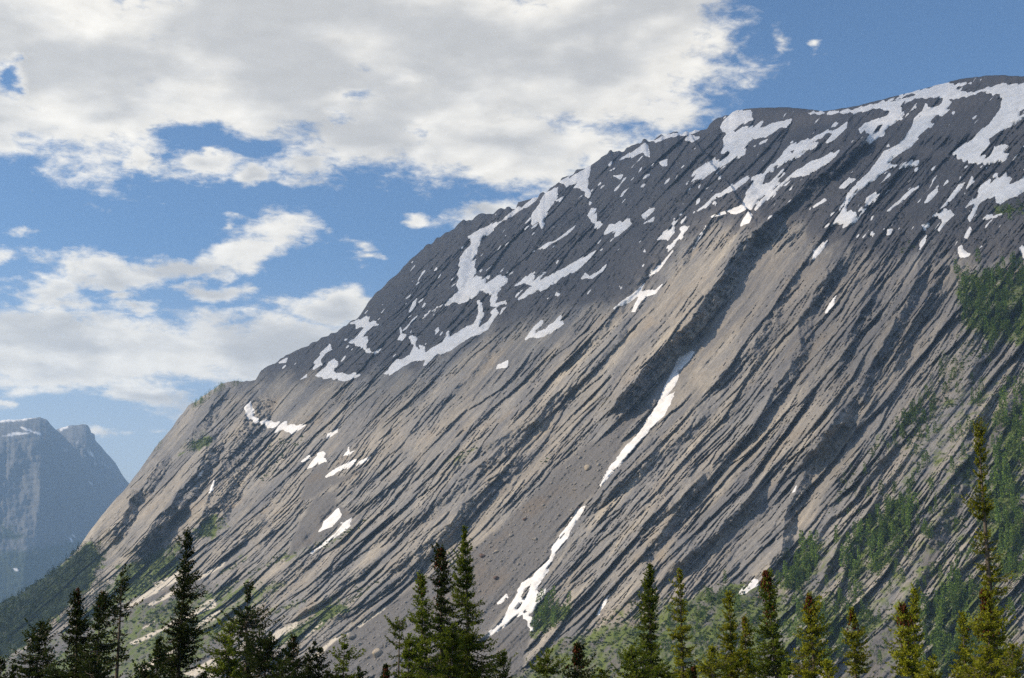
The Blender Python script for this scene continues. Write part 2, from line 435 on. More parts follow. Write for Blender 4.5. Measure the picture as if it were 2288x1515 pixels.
PALE = [
 ZG((1170,860),(1290,770),(1500,640),(1700,510),(1690,590),(1480,700),(1300,800),(1180,880)), ZG((1370,840),(1680,670),(1700,690),(1400,850)),
 ZG((810,730),(1000,600),(1010,620),(820,740)), ZG((1210,1190),(1500,1060),(1720,930),(1900,860),(1992,790),(1992,850),(1740,960),(1400,1130),(1230,1205)),
 ZG((1270,1430),(1600,1260),(1660,1230),(1440,1420),(1300,1460)), ZG((1700,1480),(1992,1330),(1992,1400),(1780,1490)), ZG((1780,1070),(1992,920),(1992,970),(1800,1080)),
 ZH((-150,640),(0,580),(120,505),(120,550),(-100,680)), ZH((240,590),(400,490),(500,445),(490,470),(370,545),(260,600)), ZH((200,900),(360,790),(400,790),(220,900)),
 ZH((-20,1020),(150,920),(150,950),(0,1030)), ZH((260,1010),(460,890),(460,905),(270,1020)), ZH((900,1140),(1000,1070),(1170,1005),(1170,1030),(960,1170),(920,1180)),
 ZH((640,1310),(820,1200),(890,1180),(700,1310)), ZH((1250,1120),(1410,1000),(1410,1010),(1260,1130)), ZH((210,1480),(520,1290),(530,1310),(230,1500)),
 ZH((1530,1155),(1650,1080),(1660,1085),(1545,1160)), ZH((1745,1030),(1900,910),(1992,850),(1992,870),(1760,1035)), ZB((-20,1420),(115,1300),(125,1305),(0,1425)),
 ZH((1030,1280),(1130,1215),(1200,1170),(1100,1230),(1040,1290)), ZH((650,1210),(700,1180),(660,1215)), ZH((340,1500),(420,1460),(400,1500)), ZG((1320,1050),(1430,990),(1430,1000),(1330,1060)),
]
# upper grey shale against the lower pale limestone
DARK = [[(540,850),(540,790),(700,680),(780,640),(940,460),(1140,370),(1300,270),(1600,150),(1840,130),(2220,60),(2600,60),(2600,560),(2140,590),(2080,560),(1980,575),
  (1850,560),(1780,500),(1690,520),(1600,500),(1540,530),(1450,620),(1380,680),(1250,690),(1180,720),(1060,745),(960,800),(870,840),(760,850),(640,845)]]
EASTGREY = [[(1700,560),(1850,540),(2000,560),(2150,590),(2130,720),(1980,800),(1900,900),(1750,800),(1640,720)]]

def zone(poly, soft, n=6.0):
    d = sdist(poly, U, V, 120)
    return smooth(d + n * wob, -soft, soft)
wob = fbm(S / 60, T / 22, 4, 41)
wob2 = fbm(U / 30, V / 30, 4, 43)
scree = np.zeros_like(U)
for p, s in SCREE:
    scree = np.maximum(scree, zone(p, s))
green = np.zeros_like(U)
for p, s, k in GREEN:
    d = sdist(p, U, V, 120)
    green = np.maximum(green, k * smooth(d + 11 * wob2 + 9 * wob, -s - 5, s + 6))
pale = np.zeros_like(U)
for p in PALE:
    pale = np.maximum(pale, smooth(sdist(p, U, V, 30) + 2.2 * wob + 1.5, -1.5, 1.5))
dark = zone(DARK[0], 26, 22.0)
dark = np.maximum(dark, 0.38 * zone(EASTGREY[0], 60, 40))

# snow: polygons traced from the photograph, each its own thing ------------
SNOW = [
 (ZA((425,258),(500,278),(495,320),(440,350),(345,415),(320,395),(300,370),(318,318),(370,275)), 'smooth rounded snow cap on the rocky knob of the ridge crest'),
 (ZA((335,420),(400,385),(440,375),(540,340),(570,340),(545,370),(735,320),(700,365),(580,425),(500,450),(460,490),(455,540),(300,600),(200,690),(110,700),(150,640),(270,545),(275,580),(330,560),(350,530),(310,525),(320,470)), 'broad ragged snow field just below the rounded snow cap on the knob'),
 (ZA((503,487),(595,440),(580,462),(510,492)), 'thin snow sliver beside the ragged field below the knob'),
 (ZA((905,420),(960,390),(965,405),(870,465),(900,465),(860,500),(740,575),(660,600),(580,670),(555,740),(610,700),(690,630),(700,655),(650,700),(680,710),(600,770),(520,815),(490,870),(390,905),(340,885),(440,850),(460,780),(530,690),(580,620),(640,575),(740,480)), 'long slanting snow tongue with a dark rock island in it'),
 (ZA((1075,342),(1080,375),(1000,450),(950,465),(985,412),(965,400),(1040,365)), 'short wedge of snow directly above the slanting tongue with the rock island'),
 (ZA((1030,518),(1010,550),(900,630),(820,665),(730,690),(640,770),(565,835),(520,880),(560,815),(640,745),(700,690),(740,655),(830,605),(865,590),(980,528)), 'narrow snow strip running parallel under the slanting tongue with the rock island'),
 (ZA((472,890),(500,912),(480,960),(420,985),(445,935)), 'small dangling snow scrap at the foot of the slanting tongue'),
 (ZA((245,920),(330,888),(335,900),(250,924)), 'fine snow thread trailing off the foot of the slanting tongue'),
 (ZA((820,284),(1020,272),(1180,246),(1340,200),(1500,150),(1640,110),(1760,102),(1840,97),(1740,122),(1755,142),(1860,160),(1930,128),(2035,108),(1960,150),(1900,150),(1820,180),(1710,200),(1720,215),(1690,260),(1715,262),(1670,305),(1625,290),(1590,335),(1625,345),(1600,370),(1560,390),(1500,440),(1530,440),(1450,510),(1370,555),(1340,590),(1385,602),(1310,652),(1230,712),(1170,745),(1110,810),(1080,870),(1110,880),(1140,920),(1135,950),(1045,1000),(1060,962),(1000,975),(983,982),(1010,920),(1050,860),(1080,790),(1160,700),(1220,640),(1270,580),(1310,520),(1370,490),(1440,440),(1480,370),(1500,310),(1545,270),(1560,220),(1580,220),(1570,250),(1650,240),(1680,190),(1580,185),(1500,195),(1440,215),(1420,242),(1415,275),(1450,285),(1390,335),(1330,370),(1300,420),(1215,475),(1180,470),(1215,410),(1190,385),(1165,410),(1150,380),(1200,345),(1270,330),(1335,295),(1345,268),(1280,250),(1210,265),(1100,280),(1000,288)), 'large branching snow field running along the summit crest and down two arms'),
 (ZA((1930,155),(2040,112),(2200,95),(2200,240),(2130,268),(2145,300),(2200,290),(2150,325),(2100,370),(2030,400),(1950,440),(1960,470),(1900,530),(1890,550),(1960,555),(1980,520),(1990,490),(2060,470),(2075,490),(2050,520),(2085,535),(2050,575),(1940,597),(1800,580),(1780,565),(1720,530),(1760,500),(1850,455),(1900,400),(1960,350),(2000,290),(2030,250),(2040,195),(1990,165)), 'wide hooked snow field curling round a rock island beside the dark summit slope'),
 (ZA((1405,625),(1430,595),(1480,575),(1470,592),(1520,573),(1520,605),(1460,610)), 'small wing of snow below the long lower arm of the summit field'),
 (ZA((1198,852),(1205,810),(1255,773),(1282,780),(1250,825)), 'compact snow blob beside the lower end of the summit field'),
 (ZA((1330,887),(1400,820),(1440,780),(1525,723),(1520,742),(1440,802),(1390,845),(1350,882)), 'thin slanting snow streak between the compact blob and the ribbed rock'),
 (ZA((1558,834),(1580,790),(1640,740),(1705,683),(1702,705),(1650,760),(1600,812)), 'lean snow spindle in a groove of the ribbed rock, higher of the two neighbours'),
 (ZA((1655,870),(1690,835),(1730,770),(1765,718),(1805,710),(1770,762),(1740,802),(1690,852)), 'long snow ribbon dropping towards the kite shaped snow patch'),
 (ZA((1818,748),(1850,673),(1867,705),(1840,725)), 'tiny snow triangle above the long ribbon and the kite shaped patch'),
 (ZA((1590,912),(1660,898),(1680,873),(1720,880),(1742,910),(1700,950),(1650,1007),(1640,1000),(1660,950),(1635,918)), 'kite shaped snow patch hanging in the ribbed rock below the hooked field'),
 (ZA((1538,972),(1580,953),(1588,980),(1560,1002)), 'small snow chip beside the kite shaped patch'),
 (ZA((1528,1122),(1530,1068),(1572,1028),(1560,1080)), 'short snow finger below the kite shaped patch, in the dark groove'),
 (ZA((1808,862),(1880,800),(1910,730),(1980,690),(2000,663),(2020,690),(2060,653),(2095,690),(2080,720),(2200,670),(2200,750),(2080,810),(2020,842),(1990,800),(1910,820),(1880,860),(1870,900),(1840,957),(1828,930),(1850,880),(1860,845)), 'comb toothed snow field above the little clump of summit trees'),
 (ZA((1798,1050),(1838,985),(1852,1000),(1822,1062)), 'slim snow dash above the forked snow scrap near the upper forest'),
 (ZA((1770,1167),(1765,1108),(1790,1090),(1800,1130),(1837,1150),(1805,1172)), 'forked snow scrap just above the dark upper forest'),
 (ZA((868,1182),(880,1130),(930,1080),(962,1063),(940,1112),(910,1142)), 'leaf shaped snow patch on the slab beside the shadowed gully wall'),
 (ZA((948,1517),(985,1440),(1017,1408),(1000,1462),(965,1512)), 'isolated slim snow spindle in the middle of the steep ribbed slabs'),
 (ZA((1328,1032),(1328,1000),(1362,996),(1347,1032)), 'small square snow chip under the compact blob'),
 (ZA((1920,935),(1950,912),(2032,903),(1975,937)), 'flat snow crumb at the foot of the summit tree clump'),
 (ZA((876,862),(940,808),(958,820),(890,857)), 'small snow dart beside the shadowed cliff of the upper gully'),
 (ZA((1038,742),(1100,683),(1132,690),(1062,747)), 'pointed snow shard tucked in the upper end of the gully'),
 (ZA((2138,1112),(2160,1088),(2190,1120),(2185,1200),(2150,1140)), 'snow scrap cut by the picture edge above the upper forest'),
 (ZE((700,425),(740,400),(850,360),(920,320),(1020,245),(1150,165),(1135,200),(1020,272),(930,322),(870,372),(880,392),(800,422),(770,480),(740,560),(750,620),(770,690),(845,660),(820,715),(890,685),(940,680),(960,710),(920,750),(890,800),(880,850),(950,825),(940,850),(890,872),(850,870),(845,800),(810,770),(750,800),(650,850),(600,842),(540,872),(425,937),(480,890),(540,850),(620,790),(640,770),(640,680),(650,570),(690,510),(720,480),(715,435)), 'tall funnel shaped snow couloir falling from the notch in the ridge'),
 (ZE((768,840),(785,850),(790,900),(803,915),(770,1000),(830,970),(860,900),(885,878),(892,910),(850,960),(820,1020),(740,1062),(620,1132),(490,1202),(428,1243),(455,1200),(330,1230),(200,1312),(168,1302),(230,1230),(330,1180),(350,1120),(330,1070),(378,1058),(370,1120),(400,1160),(390,1120),(410,1120),(430,1160),(540,1100),(580,1028),(585,1070),(660,1030),(740,980),(770,920)), 'long snow ramp with spikes under the dark bowl below the funnel couloir'),
 (ZE((985,752),(1070,680),(1080,695),(1170,628),(1130,690),(1210,645),(1150,715),(1290,640),(1420,570),(1528,510),(1490,560),(1380,650),(1290,690),(1210,755),(1110,792),(1030,822),(1090,760),(1120,740),(1060,722)), 'big feathered snow wedge on the open slope beside the funnel couloir'),
 (ZE((1118,522),(1190,475),(1260,448),(1340,395),(1392,352),(1370,387),(1280,450),(1200,492)), 'bent snow streak above the big feathered wedge'),
 (ZE((1112,345),(1110,270),(1150,220),(1200,150),(1275,112),(1287,150),(1270,190),(1312,168),(1300,207),(1260,197),(1210,250),(1200,290),(1175,365),(1160,310)), 'torn snow curtain hanging just below the ridge crest notch'),
 (ZE((1285,72),(1440,8),(1480,-25),(1468,100),(1492,180),(1480,212),(1450,140),(1390,107),(1420,70),(1330,110)), 'snow banner draped over the ridge crest with a long drip'),
 (ZE((1578,405),(1600,350),(1690,330),(1720,308),(1747,340),(1700,387),(1640,432),(1630,390)), 'bat shaped snow patch in the middle of the upper dark face'),
 (ZE((1808,292),(1860,248),(1897,243),(1880,270),(1830,312)), 'upper snow flake of a close pair in the upper dark face'),
 (ZE((1828,342),(1895,293),(1882,327)), 'lower snow flake of a close pair in the upper dark face'),
 (ZE((1463,292),(1490,238),(1522,248),(1522,330),(1562,345),(1527,377),(1508,340),(1490,318)), 'snow hook under the long drip of the crest banner'),
 (ZE((1433,692),(1450,658),(1480,675),(1540,650),(1587,603),(1560,647),(1500,692)), 'curled snow comma beside the tip of the big feathered wedge'),
 (ZE((1078,1077),(1110,1010),(1170,953),(1177,980),(1140,1030),(1200,1020),(1250,970),(1300,933),(1302,975),(1337,980),(1250,1022),(1190,1067),(1130,1072)), 'bird shaped snow patch alone on the slope below the feathered wedge'),
 (ZE((872,1287),(890,1245),(960,1213),(952,1257),(910,1267)), 'lone snow pebble shape below the end of the snow ramp'),
 (ZE((1637,882),(1700,830),(1790,770),(1832,718),(1815,770),(1890,768),(1950,728),(1900,792),(1850,802),(1800,832),(1770,907),(1743,907),(1770,860),(1788,812),(1700,852)), 'sprawling cross shaped snow patch on the pale rib'),
 (ZE((1918,442),(1950,400),(2000,370),(2020,308),(2050,300),(2025,350),(2025,400),(1980,445)), 'snow claw at the foot of the long thin crest streak'),
 (ZE((2050,375),(2060,335),(2120,278),(2210,228),(2300,150),(2420,80),(2560,20),(2560,40),(2420,110),(2300,180),(2210,240),(2120,290),(2075,345),(2070,362),(2125,353),(2080,402),(2060,432),(2040,445),(2000,502),(1968,533),(1983,490),(2030,440),(2065,390)), 'very long thin snow streak crossing the upper face'),
 (ZE((1858,682),(1880,640),(1950,588),(1980,550),(2012,518),(1960,587),(1920,642)), 'snow streak on the edge where the pale rib begins'),
 (ZE((2128,518),(2160,450),(2222,358),(2202,412),(2150,502)), 'slim slanting snow line above the sunlit patch of rib'),
 (ZF((1155,367),(1220,345),(1302,315),(1280,375),(1320,363),(1352,378),(1300,407),(1260,460),(1275,490),(1270,540),(1310,557),(1367,543),(1330,582),(1275,577),(1230,522),(1190,512),(1145,500),(1200,468),(1250,402),(1210,395)), 'zigzag snow patch falling from the skyline shoulder'),
 (ZF((903,687),(930,620),(960,570),(1010,525),(1020,498),(1027,540),(1047,550),(1000,562),(960,612),(972,652)), 'boomerang snow strip near the lower skyline shoulder'),
 (ZF((925,722),(1000,660),(1010,625),(1055,613),(1072,660),(1050,667),(1020,652),(1060,702),(1110,705),(1140,737),(1190,713),(1222,720),(1140,752),(1010,747)), 'boat shaped snow patch below the boomerang strip'),
 (ZF((438,942),(485,888),(487,940),(497,955),(502,1005),(545,1025),(607,1018),(640,1050),(720,1038),(760,1050),(790,1070),(875,1048),(840,1080),(760,1117),(730,1092),(648,1112),(660,1072),(600,1072),(560,1062),(520,1037),(470,1007),(462,960)), 'long snow crescent rimming the base of the rounded slab dome'),
 (ZF((998,1153),(1010,1120),(1082,1078),(1070,1107),(1020,1142)), 'small shaded snow leaf beyond the end of the crescent'),
 (ZF((868,1352),(900,1310),(950,1260),(935,1255),(1002,1247),(985,1280),(992,1300),(920,1342)), 'stubby snow arrow on the sunlit slabs, larger of a pair'),
 (ZF((828,1307),(880,1263),(892,1280),(850,1307)), 'little snow chip beside the stubby arrow'),
 (ZF((987,1412),(1040,1370),(1110,1328),(1192,1293),(1180,1317),(1110,1362),(1050,1397)), 'long pointed snow sliver on the sunlit slabs'),
 (ZF((1198,1337),(1220,1305),(1297,1272),(1282,1302),(1240,1317)), 'short snow sliver continuing the long pointed one uphill'),
 (ZF((1112,1267),(1150,1213),(1155,1240),(1192,1233),(1150,1262)), 'small snow boot shape above the pointed slivers'),
 (ZF((1558,293),(1580,230),(1612,198),(1602,250),(1577,287)), 'upright snow spindle on the dark face left of the funnel couloir'),
 (ZF((1483,478),(1500,440),(1495,388),(1512,440),(1532,450),(1510,482)), 'thin forked snow drip under the upright spindle'),
 (ZF((820,752),(870,710),(862,735)), 'snow chip above the rounded slab dome'),
 (ZF((678,637),(730,608),(722,632)), 'snow chip right on the lower skyline'),
 (ZF((120,1428),(135,1390),(162,1363),(155,1402)), 'upper snow strip in the shaded recess of the buttress'),
 (ZF((203,1517),(237,1438),(227,1502)), 'lower snow strip in the shaded recess of the buttress'),
 (ZB((890,1320),(950,1260),(1000,1215),(1040,1140),(1090,1060),(1115,1010),(1170,975),(1210,930),(1250,900),(1280,820),(1330,740),(1380,660),(1400,628),(1450,585),(1462,592),(1432,640),(1400,702),(1340,782),(1282,872),(1255,940),(1218,985),(1192,1020),(1192,1055),(1238,1048),(1210,1092),(1180,1152),(1150,1180),(1180,1190),(1188,1215),(1160,1225),(1172,1262),(1150,1250),(1135,1240),(1115,1175),(1050,1217),(980,1262)), 'long snow fan filling the lower gully down to the scree'),
 (Z9((590,657),(560,710),(505,755),(480,830),(440,890),(393,927),(420,870),(450,790),(505,690)), 'shaded snow blade at the head of the main gully'),
 (Z9((487,862),(455,930),(425,990),(360,1060),(345,1090),(300,1130),(265,1170),(210,1240),(150,1305),(82,1385),(110,1310),(160,1235),(220,1155),(310,1065),(375,960),(430,900)), 'sunlit snow strip filling the main gully below the shaded blade'),
 (ZB((22,743),(60,680),(130,613),(142,640),(100,702)), 'sunlit snow feather on the lower slabs, upper of a pair'),
 (ZB((-10,845),(70,780),(120,740),(150,690),(217,643),(195,702),(130,752),(60,800)), 'sunlit snow feather on the lower slabs, lower and longer of a pair'),
 (ZB((983,1117),(1030,1070),(1037,1085),(1000,1117)), 'short snow dash on the grey scree beside the snow fan'),
 (ZB((1503,1183),(1540,1110),(1580,1060),(1562,1112),(1520,1172)), 'shaded snow streak at the foot of the ribbed slabs above green scree'),
 (ZC((588,1077),(610,1045),(660,1000),(692,983),(702,1010),(650,1047),(615,1072)), 'pale snow remnant under a dark overhang behind the foreground spruces'),
 (ZC((883,527),(905,493),(897,520)), 'tiny snow sliver in the dark crack of the ribbed slabs'),
 (ZD((478,712),(530,675),(590,640),(607,650),(612,700),(580,680)), 'snow flap just under the notched crest of the dark face'),
 (ZD((658,722),(692,710),(692,735),(670,744)), 'diamond of snow in the upper dark face'),
 (ZD((773,622),(790,603),(832,612),(800,632)), 'snow tab on the crest beside the knob'),
 (ZD((452,783),(492,778),(482,797)), 'snow scrap under the crest flap'),
 (ZD((622,627),(700,598),(780,586),(835,580),(780,600),(700,612),(640,635)), 'thin snow line along the level crest before the knob'),
]
HOLE = [ZB((1105,1092),(1130,1035),(1158,1022),(1150,1050),(1125,1095)), ZB((1080,1145),(1100,1120),(1112,1118),(1090,1150)), ZB((1115,1165),(1135,1155),(1145,1160),(1125,1172)),
        ZA((1245,402),(1270,360),(1292,355),(1275,395)), ZA((735,520),(765,508),(745,528)), ZA((1345,212),(1480,165),(1500,170),(1380,208)),
        Z9((300,1130),(360,1090),(345,1120),(270,1190),(250,1200))]
rag = 1.2 * fbm(U / 9, V / 9, 3, 51) + 4.6 * fbm(S / 80, T / 10.0, 3, 53, .42)
poke = smooth(perlin(S / 75, T / 7.0, 57) + .5 * perlin(S / 30, T / 12, 58), .42, .95)
snow_f = []
snowmask = np.zeros_like(U, dtype=np.float32)
hole_sd = np.full(U.shape, -30.0)
for p in HOLE:
    hole_sd = np.maximum(hole_sd, sdist(p, U, V, 30))
for p, lab in SNOW:
    d = sdist(p, U, V, 30)
    pa = np.array(p)
    area = 0.5 * abs(np.dot(pa[:, 0], np.roll(pa[:, 1], 1)) - np.dot(pa[:, 1], np.roll(pa[:, 0], 1)))
    k = np.clip((area / 1100.0) ** 0.4, 0.32, 1.05)
    f = d + k * rag + 0.9 - k * 7.0 * poke
    f = np.minimum(f, -(hole_sd + 0.5 * rag))
    snow_f.append(f)
    snowmask = np.maximum(snowmask, smooth(f, -3, 5))
# scraps: tiny snow remnants in the upper face, too many to name
scr = perlin(S / 24, T / 6.0, 61) + 0.5 * perlin(S / 55, T / 22, 63) + 0.25 * fbm(U / 90, V / 90, 2, 65)
scrap_zone = smooth(sdist(DARK[0], U, V, 60), 0, 40)
scrap_f = (scr - 0.74) * 12 * scrap_zone - 3 * (1 - scrap_zone) - 8 * snowmask
snowmask2 = np.maximum(snowmask, smooth(scrap_f, -2, 2))

# relief, in photograph pixels towards the viewer ------------------------
def cliff(pts, amp, drop, rise, back=0.0):
    """an edge whose side towards the upper left stands proud and whose other side falls away"""
    p = np.array(pts, float)
    L = np.concatenate([[0], np.cumsum(np.hypot(*np.diff(p, axis=0).T))])
    m = rise * 3 + 30
    sel = (U > p[:, 0].min() - m) & (U < p[:, 0].max() + m) & (V > p[:, 1].min() - m) & (V < p[:, 1].max() + m)
    x = U[sel] + 5 * wob2[sel]; y = V[sel] + 5 * wob[sel]
    best = np.full(x.shape, 1e12); q = np.zeros(x.shape); a = np.zeros(x.shape)
    for i in range(len(p) - 1):
        dx, dy = p[i + 1] - p[i]; l = math.hypot(dx, dy)
        kk = ((x - p[i, 0]) * dx + (y - p[i, 1]) * dy) / (l * l)
        k = np.clip(kk, 0, 1)
        d2 = (x - p[i, 0] - k * dx) ** 2 + (y - p[i, 1] - k * dy) ** 2
        side = ((x - p[i, 0]) * dy - (y - p[i, 1]) * dx) / l     # + to the lower right for lines drawn downwards
        n = d2 < best
        best = np.where(n, d2, best); q = np.where(n, np.sign(side) * np.sqrt(d2), q); a = np.where(n, (L[i] + k * l) / L[-1], a)
    taper = smooth(a, 0.0, 0.14) * smooth(1 - a, 0.0, 0.14)
    prof = np.where(q < 0, np.exp(np.minimum(q, 0) / rise), np.clip(1 - q / drop, 0, 1) ** 1.0) - back * np.exp(-np.abs(q - drop) / (drop + 4)) * (q > 0)
    h = np.zeros_like(U); h[sel] = amp * prof * taper
    w = smooth(q, -3, 4) * smooth(drop * 1.25 - q, 0, drop * .4) * taper * min(1.0, amp / 40.0)
    WALL[sel] = np.maximum(WALL[sel], w)
    return h
CLIFFS = [
 ([(1960,285),(1890,345),(1800,415),(1730,480),(1680,520)], 30, 22, 120, .1),
 ([(1745,462),(1700,510),(1670,525),(1610,620),(1540,720),(1450,810),(1380,895),(1335,950)], 62, 38, 210, .12),
 ([(1400,690),(1380,760),(1300,850),(1200,930)], 12, 16, 60, .1),
 ([(1500,545),(1445,600),(1400,660),(1330,750),(1240,830)], 16, 16, 70, .1),
 ([(1240,905),(1077,1035),(935,1148),(826,1211)], 22, 24, 80, .2), ([(1195,989),(1048,1115),(989,1182),(901,1249),(826,1291)], 24, 24, 60, .2),
 ([(1119,1077),(989,1207),(935,1257),(805,1345),(700,1400)], 18, 18, 50, .1), ([(935,1031),(859,1098),(763,1148)], 13, 14, 60, .1), ([(813,1056),(700,1173)], 9, 10, 60, 0),
 ([(1300,830),(1180,940),(1060,1010),(960,1080)], 15, 16, 60, .1), ([(1120,760),(1040,850),(950,930),(880,990)], 9, 12, 60, .1),
 (ZH((1380,330),(1180,440),(960,660),(760,790)), 15, 26, 70, .2), (ZH((1992,330),(1700,560),(1400,790),(1100,960)), 14, 14, 40, .1), (ZH((1992,180),(1750,340),(1500,480),(1250,680)), 13, 13, 40, .1), (ZH((1500,720),(1250,900),(1050,1030)), 8, 9, 40, 0),
 (ZH((900,20),(640,240),(420,370)), 11, 12, 50, .1), (ZH((960,130),(800,290)), 9, 10, 40, 0),
 ([(478,940),(457,1018),(419,1081),(360,1148),(310,1211),(268,1257)], 30, 36, 120, .2), ([(377,1001),(327,1077),(289,1120),(268,1173),(235,1215)], 22, 26, 60, .15),
 ([(302,1085),(262,1150),(225,1215)], 16, 20, 50, .1), ([(419,1119),(356,1190),(293,1261)], 16, 18, 50, .1), ([(496,858),(466,920),(433,963),(400,1010)], 20, 24, 70, .15),
 ([(572,848),(555,900),(540,950),(510,1010),(480,1070),(462,1120),(440,1180)], 26, 60, 70, .1), ([(350,1010),(310,1070),(285,1120)], 12, 14, 40, .1), ([(470,1140),(400,1230),(340,1290)], 12, 14, 50, .1),
 ([(1788,578),(1758,642),(1723,703),(1680,776),(1628,820),(1560,880)], 22, 24, 80, .15),
 ([(1883,552),(1830,640),(1788,707),(1788,776),(1732,871),(1700,932),(1640,1000)], 26, 26, 90, .15),
 ([(2055,552),(2051,620),(2025,673),(1978,763),(1948,811),(1917,880),(1818,988),(1750,1060)], 26, 24, 90, .2),
 ([(1913,889),(1857,984),(1810,1044),(1758,1139),(1745,1230),(1690,1300)], 25, 24, 90, .2),
 ([(1602,906),(1542,953),(1442,1040),(1326,1139)], 16, 18, 70, .1), ([(1702,1081),(1589,1198),(1484,1282)], 26, 28, 70, .15), ([(1584,1060),(1484,1173),(1413,1270)], 24, 26, 70, .15),
 ([(1960,640),(1900,740),(1860,850)], 22, 24, 60, .1), ([(2110,560),(2070,660),(2020,760),(1990,840)], 20, 22, 60, .1), ([(1900,920),(1830,990),(1720,1080)], 16, 20, 60, .1),
 ([(1680,950),(1600,1040),(1500,1120),(1400,1200)], 20, 22, 60, .1), ([(1480,1000),(1380,1080),(1300,1150)], 14, 16, 60, .1), ([(1560,1210),(1480,1290),(1400,1350)], 14, 16, 60, .1),
 ([(2190,880),(2150,1010),(2090,1160),(2050,1240)], 26, 40, 80, .1), ([(2300,640),(2220,730),(2150,860)], 16, 18, 60, .1), ([(2080,1260),(2030,1330),(1990,1390)], 14, 20, 50, .1),
 ([(1960,1130),(1900,1220),(1830,1290)], 12, 18, 60, 0), ([(2000,980),(1940,1060),(1900,1100)], 12, 20, 50, 0),
 ([(1180,440),(1080,495),(1028,555),(1015,620),(1003,660),(960,705)], 20, 30, 60, .1), ([(1250,415),(1210,470),(1200,540)], 8, 12, 40, 0),
 ([(1100,640),(1080,690),(1068,740)], 8, 10, 40, 0), ([(1600,280),(1580,330),(1550,390)], 10, 16, 40, .1), ([(1700,420),(1600,480),(1500,540)], 8, 10, 40, 0),
 ([(1880,300),(1760,350),(1680,410),(1600,470)], 9, 12, 50, 0), ([(1640,330),(1560,400),(1480,470)], 9, 12, 50, 0), ([(2060,330),(1960,420),(1880,520)], 9, 14, 60, 0),
]
WALL = np.zeros_like(U)
H = 15 * fbm(U / 420, V / 420, 3, 71) + 0 * U
for i, c in enumerate(CLIFFS):
    H = H + cliff(c[0], c[1] * (0.95 if i <= 1 else 1.5 if c[0][0][0] < 580 and c[0][0][1] < 1150 else 0.85), *c[2:])
# the boulder-strewn gully floor and the snow lie smooth, rock is slabbed
rock = 1 - np.clip(np.maximum(scree, 0.75 * pale), 0, 1)
calm = rock * (1 - 0.92 * snowmask2)
east = smooth(U - 0.25 * (V - 900), 1450, 1750)          # coarser ribs on the east side of the gully
lowl = smooth(V + 0.35 * U, 1330, 1480) * (1 - east)
AMPS = np.array([(300,1080,.5,.3,.4),(420,1000,.6,.5,.5),(560,1050,.4,.9,1.25),(650,900,.5,.5,.8),(750,800,.6,.8,1),(900,680,.5,.8,.9),(1000,1000,.6,.9,.8),(800,1050,.5,.9,.9),(900,1230,1.1,1.2,.7),
 (1250,850,.9,.8,.7),(1130,800,.3,.4,.7),(1600,560,.5,.5,.9),(1600,850,.8,.8,.8),(1420,650,.4,.4,.6),(1900,700,1.3,1.2,.8),(1700,1100,1.3,1.2,.8),(2100,1000,.7,.8,1),
 (2000,420,.8,1.1,.9),(1700,400,.6,.9,1),(1250,520,.6,.9,1),(550,1350,1.0,1.2,.5),(1750,650,.7,.7,.8),(1500,1100,1.1,1.1,.8),(2200,1100,.8,.9,1),(750,1350,1.1,1.2,.6)])
wts = 1.0 / (((GX[..., None] - AMPS[:, 0]) ** 2 + (GY[..., None] - AMPS[:, 1]) ** 2) + 60.0 ** 2) ** 1.8
A1, A2, A3 = [up((wts * AMPS[:, k]).sum(-1) / wts.sum(-1), U, V) for k in (2, 3, 4)]
ampm = 0.25 + 1.25 * smooth(fbm(S / 330, T / 120, 3, 81), -0.5, 0.6)
amp2 = 0.1 + 1.5 * smooth(fbm(S / 150, T / 46, 3, 82), -0.35, 0.55)
T2 = T + 6 * fbm(S / 190, T / 70, 3, 27) + 0.05 * S; T3 = T + 2.2 * wob - 0.08 * S; T4 = T + 0.03 * S
long_ = 1.0 + 0.0 * S
h1, y1, c1 = plates(Sw, Tw, 430, 32, 101)
h2, y2, c2 = plates(S + 40, T2, 290, 13.5, 103)
h3, y3, c3 = plates(S, T3, 165, 7.4, 105)
h4, y4, c4 = plates(S + 0.4 * T, T4, 85, 4.2, 107)
h5, y5, c5 = plates(U * .8 + V * .5, V * .9 - U * .35, 17, 11, 109)
lam = 62.0
ph = Tw / lam + 0.9 * fbm(S / 380, T / 260, 3, 83)
saw = (ph - np.floor(ph))
sawp = np.where(saw < 0.80, saw / 0.80, (1 - saw) / 0.20)
SHEETS = [[(1720,545),(1640,640),(1500,830),(1440,930),(1500,930),(1600,800),(1720,650),(1800,560)], [(1640,545),(1560,560),(1440,680),(1330,820),(1370,840),(1480,720),(1600,620)],
 [(1180,740),(1060,800),(960,880),(1040,890),(1150,820),(1260,760)], [(430,920),(330,1040),(250,1160),(290,1150),(370,1050),(450,950)], [(600,830),(560,900),(620,960),(760,900),(720,820)],
 [(1880,900),(1800,1010),(1760,1120),(1830,1060),(1920,960)], [(1850,1060),(1760,1180),(1740,1250),(1820,1200),(1900,1110)], [(560,1060),(470,1200),(540,1180),(660,1060)], [(1000,960),(900,1040),(950,1040),(1060,990)]]
sheet = smooth(fbm(S / 420, T / 60, 3, 117), 0.28, 0.62) * .8
for p in SHEETS:
    sheet = np.maximum(sheet, .88 * smooth(sdist(p, U, V, 60) + 12 * wob, -8, 16))
calm = calm * (1 - .85 * sheet)
brush = calm * (1 - .5 * dark)
patch3 = smooth(fbm(S / 120, T / 50, 3, 111), -.5, .5)
patch4 = smooth(fbm(S / 80, T / 34, 3, 113), -.45, .5)
blocky = np.clip(0.9 * dark + smooth(A3, .85, 1.2), 0, 1) * smooth(fbm(U / 110, V / 110, 3, 115), -.5, .4)
H = H + calm * ampm * (10.0 * (h1 - .5) + 9.5 * y1) * A1
